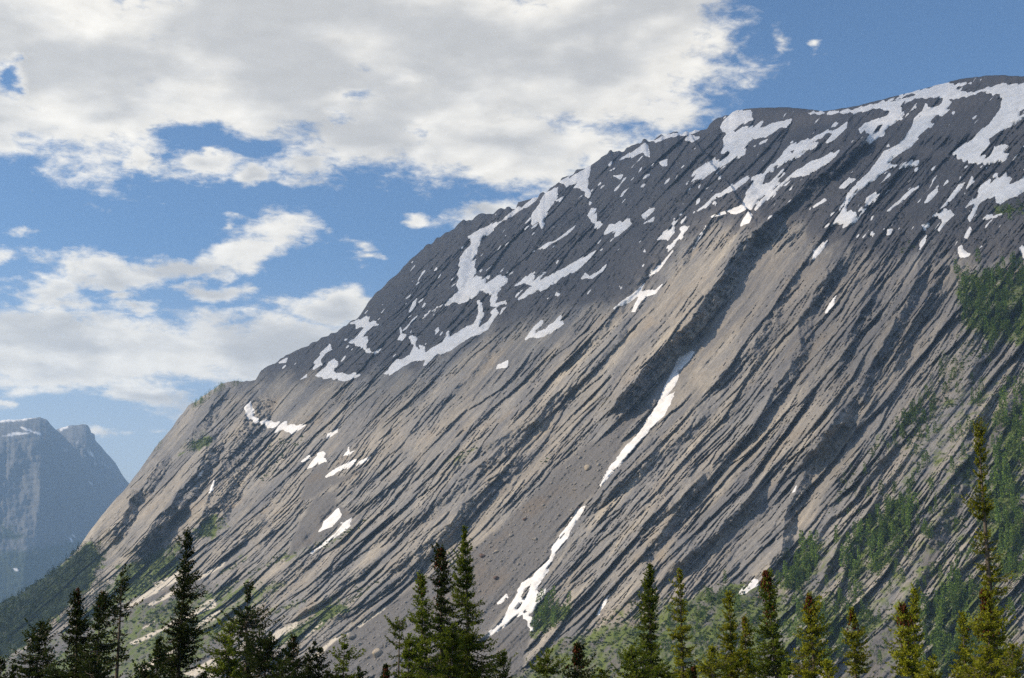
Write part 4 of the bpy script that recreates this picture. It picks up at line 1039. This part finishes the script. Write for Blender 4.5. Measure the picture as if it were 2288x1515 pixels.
# conifers far up on the slope: five shapes, shared
def slope_conifer(seed, wide, k=120):
    g = np.random.default_rng(seed)
    h = g.uniform(0.06, 0.98, k) ** 0.9
    r = wide * (1 - h) ** 0.8 * g.uniform(.25, 1, k) + 0.01
    a = g.uniform(0, 6.283, k)
    pos = np.stack([r * np.cos(a), r * np.sin(a), h], 1)
    dn = np.stack([np.cos(a), np.sin(a), g.uniform(-.7, .5, k)], 1); dn /= np.linalg.norm(dn, axis=1, keepdims=True)
    v, f, t = tri_sprays(pos, dn, g.uniform(.07, .13, k), g.uniform(.02, .045, k), g)
    tv, tf = tube([(0, 0, -.05), (0, 0, .5), (0, 0, 1.0)], (.016, .011, .003), 4)
    V_ = np.concatenate([v, tv]); F_ = np.concatenate([f, tf + len(v)])
    return V_, F_, np.concatenate([t, np.zeros(len(tv))])
SHAPES = [slope_conifer(900 + i, w) for i, w in enumerate((.13, .17, .20, .15, .24))]
SMALL = [slope_conifer(930 + i, w, 26) for i, w in enumerate((.20, .24, .28))]
SHM = []
for v, f, t in SHAPES:
    me = mesh_np('slope_conifer', v, f, m_slope_leaf, False); fattr(me, 'tint', t); SHM.append(me)
ug_ = lambda *p: list(p)
CLUSTERS = [
 (ug_((2140,615),(2175,606),(2300,600),(2300,770),(2230,770),(2160,735)), 130, (24, 46), 'dark conifer in the dense stand high on the steep face', 'conifers of the high dense stand'),
 (ug_((2165,735),(2290,765),(2200,830),(2110,900),(2060,940),(2050,900),(2120,800)), 60, (16, 30), 'small conifer straggling down below the high dense stand', 'conifers straggling below the high stand'),
 (ug_((2000,930),(2100,890),(2110,930),(2060,1000),(1990,1020),(2000,980)), 34, (20, 36), 'conifer on the rocky spur beside the pale scree chute', 'conifers on the rocky spur'),
 (ug_((2235,930),(2260,900),(2300,870),(2300,1330),(2240,1300),(2200,1180),(2215,1050)), 110, (30, 52), 'green conifer of the forest beyond the pale scree chute', 'conifers beyond the scree chute'),
 (ZC((830,1040),(860,890),(950,830),(1050,800),(1030,920),(930,1050)), 46, (28, 46), 'green conifer in the small stand under the broad bare slab', 'conifers under the bare slab'),
 (ZC((1160,960),(1190,800),(1310,690),(1430,580),(1540,580),(1520,760),(1350,960),(1220,1000)), 66, (30, 54), 'green conifer of the wedge shaped stand above broken rocks', 'conifers of the wedge shaped stand'),
 (ZB((1170,1290),(1200,1150),(1310,1115),(1380,1170),(1300,1230),(1230,1290)), 34, (24, 44), 'green conifer of the little grove below the snow fan', 'conifers of the grove below the snow fan'),
 (ZC((860,1160),(1100,1080),(1280,1010),(1320,1250),(1150,1440),(900,1440)), 60, (26, 46), 'thin conifer scattered under the wedge shaped stand', 'conifers behind the foreground spruces'),
 (ZC((1580,1150),(1750,1020),(1950,1080),(1980,1510),(1620,1510)), 84, (32, 58), 'tall conifer of the forest strip beside the tallest spruce', 'conifers beside the tallest spruce'),
 (ug_((1340,1470),(1400,1400),(1500,1340),(1620,1290),(1700,1310),(1640,1420),(1560,1515),(1360,1515)), 46, (18, 36), 'small pale green conifer on the green lower slope', 'conifers of the green lower slope'),
 (ZA((1985,912),(2010,880),(2090,850),(2171,850),(2171,890),(2050,905)), 16, (8, 18), 'tiny conifer of the clump under the comb toothed snow field', 'conifers of the summit clump'),
 (ZA((2090,885),(2115,880),(2110,890)), 1, (34, 36), 'single taller conifer standing out of the summit clump', None),
 ([(425,914),(455,889),(500,861),(553,856),(545,860),(505,868),(460,897),(432,920)], 62, (9, 19), 'tiny conifer on the skyline of the buttress crest', 'conifers on the buttress crest'),
 ([(340,1012),(360,990),(366,992),(345,1018)], 8, (8, 13), 'tiny conifer lower on the buttress skyline', 'conifers low on the buttress skyline'),
 (Z1((970,320),(1060,245),(1125,215),(1125,260),(1060,300)), 46, (9, 17), 'tiny conifer in the small patch on the buttress ledge', 'conifers on the buttress ledge'),
 (ZH((210,140),(350,65),(470,45),(500,110),(400,200),(240,240)), 40, (9, 16), 'tiny conifer in the green hollow under the buttress', 'conifers of the green hollow'),
 (ZH((980,1180),(1240,1010),(1500,850),(1580,835),(1690,845),(1440,1020),(1280,1110),(1120,1180)), 70, (10, 22), 'small conifer on the strip between two pale gravel ribbons', 'conifers between the gravel ribbons'),
 ([(1740,1290),(1900,1160),(2050,1010),(2110,910),(2200,840),(2300,820),(2300,1515),(1500,1515),(1580,1400)], 430, (16, 38), 'conifer scattered thinly over the broken lower east slope', 'conifers scattered over the east slope'),
 (ZG((1150,470),(1500,340),(1680,250),(1690,500),(1300,750),(1200,760)), 260, (11, 20), None, None),
 (ZG((0,770),(330,570),(620,410),(760,300),(920,290),(1000,390),(880,620),(1010,640),(1000,900),(760,1110),(500,1010),(120,1300),(-60,1380),(-300,1400),(-300,1000)), 1700, (11, 19), None, None),
 (ZG((0,735),(330,548),(620,390),(660,350),(720,310),(760,300),(620,415),(330,575),(0,765),(-300,900),(-300,870)), 170, (13, 22), None, None),
 (ZG((1300,970),(1640,800),(1690,900),(1300,1080)), 90, (8, 14), None, None),
 (ZG((1250,1215),(1680,970),(1900,1010),(1500,1200),(1300,1280)), 60, (7, 13), None, None),
 (ZH((-60,1060),(300,960),(420,1000),(300,1200),(-60,1250)), 60, (8, 14), None, None),
 (ZH((720,545),(1000,385),(1400,255),(1420,295),(1250,380),(950,455),(760,575)), 50, (6, 11), None, None),
 (ZC((1080,640),(1150,460),(1230,400),(1440,200),(1600,80),(1560,330),(1440,340),(1240,480),(1120,600)), 46, (12, 26), 'conifer strung along the broken ledges above the bare slab', 'conifers on the broken ledges'),
 (ZC((400,1150),(420,1070),(460,1060),(440,1160)), 6, (22, 40), 'slim conifer near the pale snow remnant behind the spruces', 'conifers near the snow remnant'),
 (ZF((560,1160),(720,1155),(880,1135),(820,1200),(700,1290),(600,1420),(520,1510),(620,1300)), 34, (5, 10), None, None),
]
allt = []
for ci, (poly, cnt, hr, lab, grp) in enumerate(CLUSTERS):
    g = np.random.default_rng(1000 + ci)
    q = scatter(poly, cnt, g) + (g.normal(size=(cnt, 2)) * min(9, hr[1] * .35) if ci not in (12, 13) else 0)
    q = q[(q[:, 1] > skyv(q[:, 0]) + 1)]
    for u, v in q:
        allt.append((ci, u, min(v, 1530), g.uniform(*hr) * g.uniform(.8, 1.1)))
vs = {}
for ci, u, v, hp in allt:
    vs.setdefault(ci, []).append((v - u * .6))
vs = {k: np.quantile(x, (.33, .67)) for k, x in vs.items()}
def stand_label(ci, u, v):
    lab, grp = CLUSTERS[ci][3], CLUSTERS[ci][4]
    if CLUSTERS[ci][1] < 40: return lab, grp
    k = int(np.searchsorted(vs[ci], v - u * .6))
    part = (', upper fringe', ', middle', ', lower fringe')[k]
    return ' '.join(lab.split()[:13]) + part, grp + part
order = sorted(range(len(allt)), key=lambda i: -(allt[i][3] if CLUSTERS[allt[i][0]][3] else 0) - (100 if CLUSTERS[allt[i][0]][1] == 1 else 0))
single = set(order[:292])
pp = surf(np.array([t[1] for t in allt]), np.array([t[2] for t in allt]))
masses = {True: [[], [], [], 0], False: [[], [], [], 0]}
for i, (ci, u, v, hp) in enumerate(allt):
    p = pp[i]; hm = hp * np.linalg.norm(p) / FPX
    rz = rng.uniform(0, 6.28)
    if i in single:
        o = add('slope_conifer', SHM[i % 5], None, p - np.array((0, 0, .03 * hm)))
        w = rng.uniform(.6, .95)
        o.scale = (hm * w, hm * w, hm); o.rotation_euler = (0, 0, rz)
        lab, grp = stand_label(ci, u, v)
        tag(o, lab, 'conifer', grp)
    else:
        west = ci in (18, 19, 20, 21, 22, 23)
        bv, bf, bt = (SHAPES[i % 5] if hp > 26 else SMALL[i % 3])
        c, s_ = math.cos(rz), math.sin(rz)
        q = np.stack([bv[:, 0] * c - bv[:, 1] * s_, bv[:, 0] * s_ + bv[:, 1] * c, bv[:, 2]], 1) * hm + p - np.array((0, 0, .03 * hm))
        L_ = masses[west]
        L_[0].append(q); L_[1].append(bf + L_[3]); L_[3] += len(bv); L_[2].append(np.clip(bt * .7 + rng.uniform(-.1, .35), 0, 1))
L_ = masses[True]
me = mesh_np('valley_forest', np.concatenate(L_[0]), np.concatenate(L_[1]), m_valley_leaf, False); fattr(me, 'tint', np.concatenate(L_[2]))
tag(add('valley_forest', me), 'dark hazy conifer forest on the slope running down into the valley', kind='stuff')
L_ = masses[False]
me = mesh_np('conifer_forest', np.concatenate(L_[0]), np.concatenate(L_[1]), m_slope_leaf, False); fattr(me, 'tint', np.concatenate(L_[2]))
tag(add('conifer_forest', me), 'smaller conifers growing among the stands on the east slope', kind='stuff')

# low shrubs in the green zones
sv, sf, st_, off = [], [], [], 0
for gi, (poly, soft, k) in enumerate(GREEN):
    pa = np.array(poly); area = 0.5 * abs(np.dot(pa[:, 0], np.roll(pa[:, 1], 1)) - np.dot(pa[:, 1], np.roll(pa[:, 0], 1)))
    g = np.random.default_rng(2000 + gi)
    q = scatter(poly, int(min(area * k * 0.022, 700)) + 4, g)
    q = q[q[:, 1] < 1532]
    if not len(q): continue
    ps = surf(q[:, 0], q[:, 1]); px = np.linalg.norm(ps, axis=1) / FPX
    K = 12
    rad = px * g.uniform(1.6, 5.0, len(q))
    dn = g.normal(size=(len(q), K, 3)); dn[..., 2] = np.abs(dn[..., 2]) + .2; dn /= np.linalg.norm(dn, axis=-1, keepdims=True)
    pos = (ps[:, None] + dn * rad[:, None, None] * np.array((.8, .8, .5)) * g.uniform(.2, 1, (len(q), K, 1))).reshape(-1, 3)
    L = np.repeat(rad, K) * .8
    v, f, t = tri_sprays(pos, dn.reshape(-1, 3), L, L * .4, g, np.clip(np.repeat(g.random(len(q)), K) + g.uniform(-.3, .3, len(q) * K), 0, 1))
    sv.append(v); sf.append(f + off); st_.append(t); off += len(v)
me = mesh_np('mountain_shrubs', np.concatenate(sv), np.concatenate(sf), m_shrub, False); fattr(me, 'tint', np.concatenate(st_))
tag(add('mountain_shrubs', me), 'low green shrubs on ledges and gravel slopes', kind='stuff')

# ------------------------------------------------------------------ foreground spruces
# tip x, tip y, half width at the frame's lower edge (photograph pixels), distance, needles, density, cones, style, label
SPRUCES = [
 (93,1392,62,56,'d',1.0,0,'broad','bushy spruce with a wide rounded crown in the lower left corner group'),
 (173,1315,42,58,'d',1.1,25,'narrow','dense narrow spruce between the bushy corner tree and the bare trunked pair'),
 (229,1322,40,55,'d',.9,15,'narrow','slim spruce leaning close to the tree with the bare trunk'),
 (274,1268,46,60,'d',.6,0,'open','open crowned conifer with a bare dark trunk and dead twigs'),
 (356,1430,30,52,'d',1.0,0,'narrow','short spruce at the left foot of the tall spire shaped spruce'),
 (421,1190,50,62,'d',.95,0,'narrow','tall spire shaped spruce standing alone against the gravel ribbons'),
 (515,1396,48,55,'m',.9,0,'broad','medium spruce with drooping side limbs at the right foot of the tall spire'),
 (553,1306,46,60,'d',.7,0,'gap','spruce with a thin needle like top and a wide lower whorl'),
 (600,1424,62,50,'d',1.0,0,'broad','low bushy spruce with a flat broad top behind the whorled tree'),
 (656,1424,34,54,'d',.9,20,'narrow','small dark spruce with a brownish tip beside the low bushy one'),
 (686,1437,30,56,'d',.8,0,'bend','small spruce whose top bends over'),
 (714,1452,24,54,'d',.8,0,'narrow','small thin spruce between the bent top and the twiggy young spruce'),
 (770,1426,40,52,'m',.65,0,'gap','twiggy young spruce with loose upturned branches'),
 (862,1490,18,50,'d',1.0,60,'narrow','only the red cone covered tip of a spruce showing at the bottom edge'),
 (893,1385,38,56,'m',.5,0,'open','loose pine like tree with a bare stem left of the tall twin spruces'),
 (944,1288,46,54,'m',1.0,25,'narrow','spruce crowded against the left side of the red topped spruce'),
 (985,1226,52,56,'d',1.05,130,'narrow','tall spruce with a dark red cone covered top, of the central group'),
 (1038,1180,52,58,'m',1.0,0,'narrow','tallest spruce of the central group, green to its very tip'),
 (1127,1460,32,54,'m',.8,0,'narrow','small lone spruce just right of the central group'),
 (1222,1458,44,52,'m',.7,0,'broad','short spread out spruce below the green slope'),
 (1290,1440,34,52,'d',1.0,110,'narrow','short spruce with a blunt red brown top below the grove'),
 (1410,1450,46,52,'m',.95,0,'broad','bushy low spruce left of the dense tall dark green spruce'),
 (1453,1264,46,56,'m',1.25,0,'narrow','dense tall dark green spruce at the left of the row under the ribbed slabs'),
 (1519,1275,38,60,'y',.75,15,'narrow','slender spruce with pointed thin top next to the dense dark green one'),
 (1629,1325,46,55,'y',.95,0,'narrow','yellow green spruce with upturned side limbs'),
 (1663,1380,32,57,'y',.95,25,'narrow','shorter spruce with a brown tip close behind the yellow green one'),
 (1711,1276,48,55,'m',1.1,140,'narrow','tall dark spruce with tiers of red cones, in front of the pale snow remnant'),
 (1550,1492,24,50,'d',1.0,60,'narrow','reddish spruce tip peeking in at the bottom edge below the slender spruce'),
 (1808,1330,52,54,'y',1.0,90,'narrow','spruce with a brown cone top and layered yellowish limbs'),
 (1903,1362,38,56,'y',.8,70,'narrow','slim spruce with a round brown head and a visible pale stem'),
 (2016,1350,46,54,'y',.95,120,'narrow','spruce with a lopsided dark red cone top'),
 (2041,1310,38,58,'y',.85,0,'narrow','thin pointed spruce close behind the lopsided red top'),
 (2184,940,60,60,'y',.62,0,'tall','tallest spruce of all with a long bare patched stem near the picture edge'),
 (2200,1318,62,52,'y',1.1,130,'narrow','red topped spruce standing right in front of the tallest one'),
 (2150,1372,42,55,'y',.8,0,'narrow','yellowish spruce just left of the red topped one before the tallest'),
 (2262,1446,46,53,'y',.8,0,'broad','low yellowish spruce in the lower right corner'),
 (4,1478,34,52,'d',.9,0,'broad','half hidden spruce cut by the left picture edge'),
 (31,1492,20,54,'d',.9,0,'narrow','tiny spruce tip beside the half hidden one at the picture edge'),
 (452,1505,44,48,'d',.9,0,'broad','dark spruce crown barely rising between the tall spire and the drooping spruce'),
 (735,1500,44,48,'d',.9,0,'broad','dark low crown below the bent top spruce'),
 (1345,1500,40,47,'m',.9,0,'broad','low crown filling the gap between the red brown topped spruce and the bushy low one'),
 (210,1478,44,50,'d',1,0,'broad','low dark crown filling the gap at the foot of the slim leaning spruce'),
 (126,1498,46,47,'d',1,0,'broad','low dark crown right under the bushy spruce of the corner group'),
 (318,1490,44,48,'d',1,0,'broad','low dark crown at the foot of the bare trunked conifer'),
 (632,1480,46,47,'d',1,0,'broad','low dark crown in front of the small brown tipped spruce'),
 (805,1492,30,48,'d',.9,0,'narrow','low spruce top beside the twiggy young spruce'),
 (915,1420,44,50,'m',1,0,'broad','mid height spruce filling the foot of the central group'),
 (1015,1400,46,50,'m',1,0,'broad','mid height spruce standing before the gap of the twin tall spruces'),
 (1590,1450,40,49,'y',.9,0,'broad','low yellowish spruce at the foot of the yellow green one'),
 (1850,1478,40,48,'y',.9,0,'broad','low yellowish crown between the brown topped and the round headed spruce'),
 (1760,1480,36,48,'m',.9,0,'broad','low crown at the foot of the tall red tiered spruce'),
 (2085,1470,40,49,'y',.9,0,'broad','low yellowish crown between the lopsided top and the tallest spruce'),
 (1490,1505,30,47,'m',.9,0,'broad','low crown tucked between the dense dark spruce and the slender one'),
]
NEED = {'d': m_leaf_dark, 'm': m_leaf_mid, 'y': m_leaf_sunlit_yel}
def spruce(idx, u, v, hw, dist, need, dens, cones, style, label):
    g = np.random.default_rng(3000 + idx)
    d = ray(u, v)[0] if np.ndim(ray(u, v)) > 1 else ray(u, v)
    tip = d * dist
    base = np.array((tip[0] + g.uniform(-.25, .25), tip[1] + g.uniform(-.2, .2), 0.0)); base[2] = float(ground_z(base[0], base[1])) - .15
    H_ = tip[2] - base[2]
    mpp = dist / FPX
    avis = (1515 - v) * mpp                        # metres of the crown above the frame's lower edge
    wb = hw * (.88 if u > 1380 else 1.0) * mpp * (1.0 if avis > .8 else .8)
    avis = max(avis, 1.0)
    lean = tip - base
    emp = bpy.data.objects.new('spruce_tree', None); COL.objects.link(emp); emp.location = base
    emp.empty_display_size = .5
    tag(emp, label, 'spruce', 'spruces in front of the mountain')
    bow = g.normal(size=2) * .12
    def axis(z):                                   # z metres above the base
        k = z / H_
        x = lean[0] * k + bow[0] * np.sin(k * 3.14); y = lean[1] * k + bow[1] * np.sin(k * 3.14)
        if style == 'bend':
            x = x + .45 * np.maximum(k - (1 - .7 / H_), 0) * H_
        return np.stack([x, y, z + 0 * k], -1)
    zs = np.linspace(0, H_, 26)
    r0 = 0.012 * H_ + .03
    tv, tf = tube(axis(zs), np.maximum(r0 * (1 - zs / H_) ** .85, .012), 7)
    add('trunk', mesh_np('trunk', tv, tf, m_bark), emp)
    def width(a):
        k = a / avis
        if style in ('broad',): w = wb * np.minimum(1.15 * np.sqrt(np.maximum(k, 0)), 1.2)
        elif style == 'open': w = wb * np.minimum(.35 + 1.5 * k, 1.05) * (.55 + .45 * (np.sin(k * 9 + idx) > -.3))
        elif style == 'gap': w = wb * np.where(k < .32, .25 + .3 * k, .75 + .5 * k) * (.7 + .3 * np.sin(k * 17 + idx))
        elif style == 'tall': w = wb * np.where(k < .72, .31 + .34 * k, .56 + 1.7 * (k - .72))
        else: w = wb * np.minimum(.16 + .95 * k ** .85, 1.25)
        return np.minimum(w, wb * 1.25) * (1 + .5 * fbm(a * 1.7 + idx, a * 0 + 1.5, 3, 3100 + idx))
    # limbs
    top = g.uniform(0.02, 1, int(62 * avis * dens)) * avis
    low = avis + g.uniform(0, 1, int(13 * max(H_ * .88 - avis, 0))) * max(H_ * .88 - avis, 0)
    a = np.concatenate([top, low])
    whorl = .34
    a = np.where(g.random(len(a)) < .45, np.round(a / whorl + .4 * np.sin(a * 2.3 + idx)) * whorl + g.normal(size=len(a)) * .05, a)
    a = np.clip(a, .03, H_ * .93)
    if style == 'tall':                                       # bare stretches of stem
        k = a / avis
        keep = (k < .28) | (k > .66) | (fbm(k * 26, k * 0, 2, 77) > -.22)
        a = a[keep]
    if style == 'open':
        k = a / avis
        a = a[(k < .5) | (fbm(k * 18, k * 0, 2, 78 + idx) > .0)]
    B = len(a)
    ph_ = g.uniform(0, 6.283, B)
    lop = 1 + .38 * np.cos(ph_ - g.uniform(0, 6.28) - a * .9)
    Lb = np.maximum(width(a) * g.uniform(.6, 1.2, B) * lop, .10)
    kk = np.clip(a / max(avis, 2.0), 0, 1.3)
    elev = .75 - 1.0 * np.minimum(kk * 1.6, 1) + g.normal(size=B) * .18
    root = axis(H_ - a)
    hd = np.stack([np.cos(ph_), np.sin(ph_), 0 * ph_], 1)
    def along(b, f):
        x = hd[b] * (np.cos(elev[b]) * f * Lb[b])[:, None]
        z = np.sin(elev[b]) * f * Lb[b] - .16 * f * Lb[b] + .42 * f ** 2.5 * Lb[b]
        x[:, 2] += z
        return root[b] + x
    # limb wood
    b = np.where(Lb > .22)[0]
    f3 = [along(b, np.full(len(b), f)) for f in (0, .5, .95)]
    rad = .010 + .012 * Lb[b]
    lv = []; lf = []
    ang3 = np.array([0, 2.094, 4.189])
    sidev = np.stack([-hd[b][:, 1], hd[b][:, 0], 0 * ph_[b]], 1)
    for j, s_ in enumerate((1, .65, .25)):
        for q in ang3:
            lv.append(f3[j] + (np.cos(q) * sidev + np.sin(q) * np.array((0, 0, 1.))) * (rad * s_)[:, None])
    lv = np.stack(lv, 1)
    fidx = []
    for j in range(2):
        for q in range(3):
            fidx.append([j * 3 + q, j * 3 + (q + 1) % 3, (j + 1) * 3 + (q + 1) % 3, (j + 1) * 3 + q])
    lf = (np.arange(len(b))[:, None, None] * 9 + np.array(fidx)[None]).reshape(-1, 4)
    if len(b): (lambda o_: o_.__setitem__('kind', 'stuff'))(add('branches', mesh_np('branches', lv.reshape(-1, 3), lf, m_bark), emp))
    # needle sprays
    nt = np.maximum((Lb / .030).astype(int), 6) * 2
    nt = np.where(a > avis + .3, nt // 3, nt)
    nt = (nt * (0.7 if style == 'open' else 1.0)).astype(int)
    bi = np.repeat(np.arange(B), nt)
    f = g.uniform(.05, 1.02, len(bi)) ** (.75 if style in ('open', 'gap') else .9)
    pos = along(bi, f)
    lat = np.stack([-hd[bi][:, 1], hd[bi][:, 0], 0 * f], 1)
    sgn = g.normal(size=len(bi)) * .13 * Lb[bi] * (1.15 - f)
    pos = pos + lat * sgn[:, None]
    pos[:, 2] += g.normal(size=len(bi)) * .022 - np.abs(sgn) * .25
    dn = hd[bi] * .6 + lat * np.sign(sgn)[:, None] * .55 + g.normal(size=(len(bi), 3)) * .55 + np.array((0, 0, .22))
    dn /= np.linalg.norm(dn, axis=1, keepdims=True)
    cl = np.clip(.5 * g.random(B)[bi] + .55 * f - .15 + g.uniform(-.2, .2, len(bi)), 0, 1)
    v_, f_, t_ = tri_sprays(pos, dn, g.uniform(.055, .105, len(bi)), g.uniform(.018, .034, len(bi)), g, cl)
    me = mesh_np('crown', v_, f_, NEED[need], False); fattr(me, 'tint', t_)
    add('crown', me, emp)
    # cones crowd the top
    if cones:
        span = min(.75, avis * .4)
        ca = span * g.random(int(cones * 1.3)) ** 1.6 + .04
        if cones > 100:
            ca = np.concatenate([ca, span + g.random(cones // 3) * avis * .3])
        th = g.uniform(0, 6.283, len(ca))
        cr = np.maximum(width(ca) * .9, .09) * g.uniform(.35, 1.0, len(ca))
        cp = axis(H_ - ca) + np.stack([cr * np.cos(th), cr * np.sin(th), g.normal(size=len(ca)) * .04 + .05 * cr], 1)
        oc = np.array([(0, 0, .05), (.024, 0, 0), (0, .024, 0), (-.024, 0, 0), (0, -.024, 0), (0, 0, -.065)])
        of = np.array([(0, 1, 2), (0, 2, 3), (0, 3, 4), (0, 4, 1), (5, 2, 1), (5, 3, 2), (5, 4, 3), (5, 1, 4)])
        cv = (cp[:, None] + oc[None] * g.uniform(.8, 1.35, (len(ca), 1, 1))).reshape(-1, 3)
        cf = (np.arange(len(ca))[:, None, None] * 6 + of[None]).reshape(-1, 3)
        me = mesh_np('cones', cv, cf, m_cone, False); fattr(me, 'tint', np.repeat(g.random(len(ca)), 6))
        co = add('cones', me, emp); co['kind'] = 'stuff'
for i, t in enumerate(SPRUCES):
    spruce(i, *t)
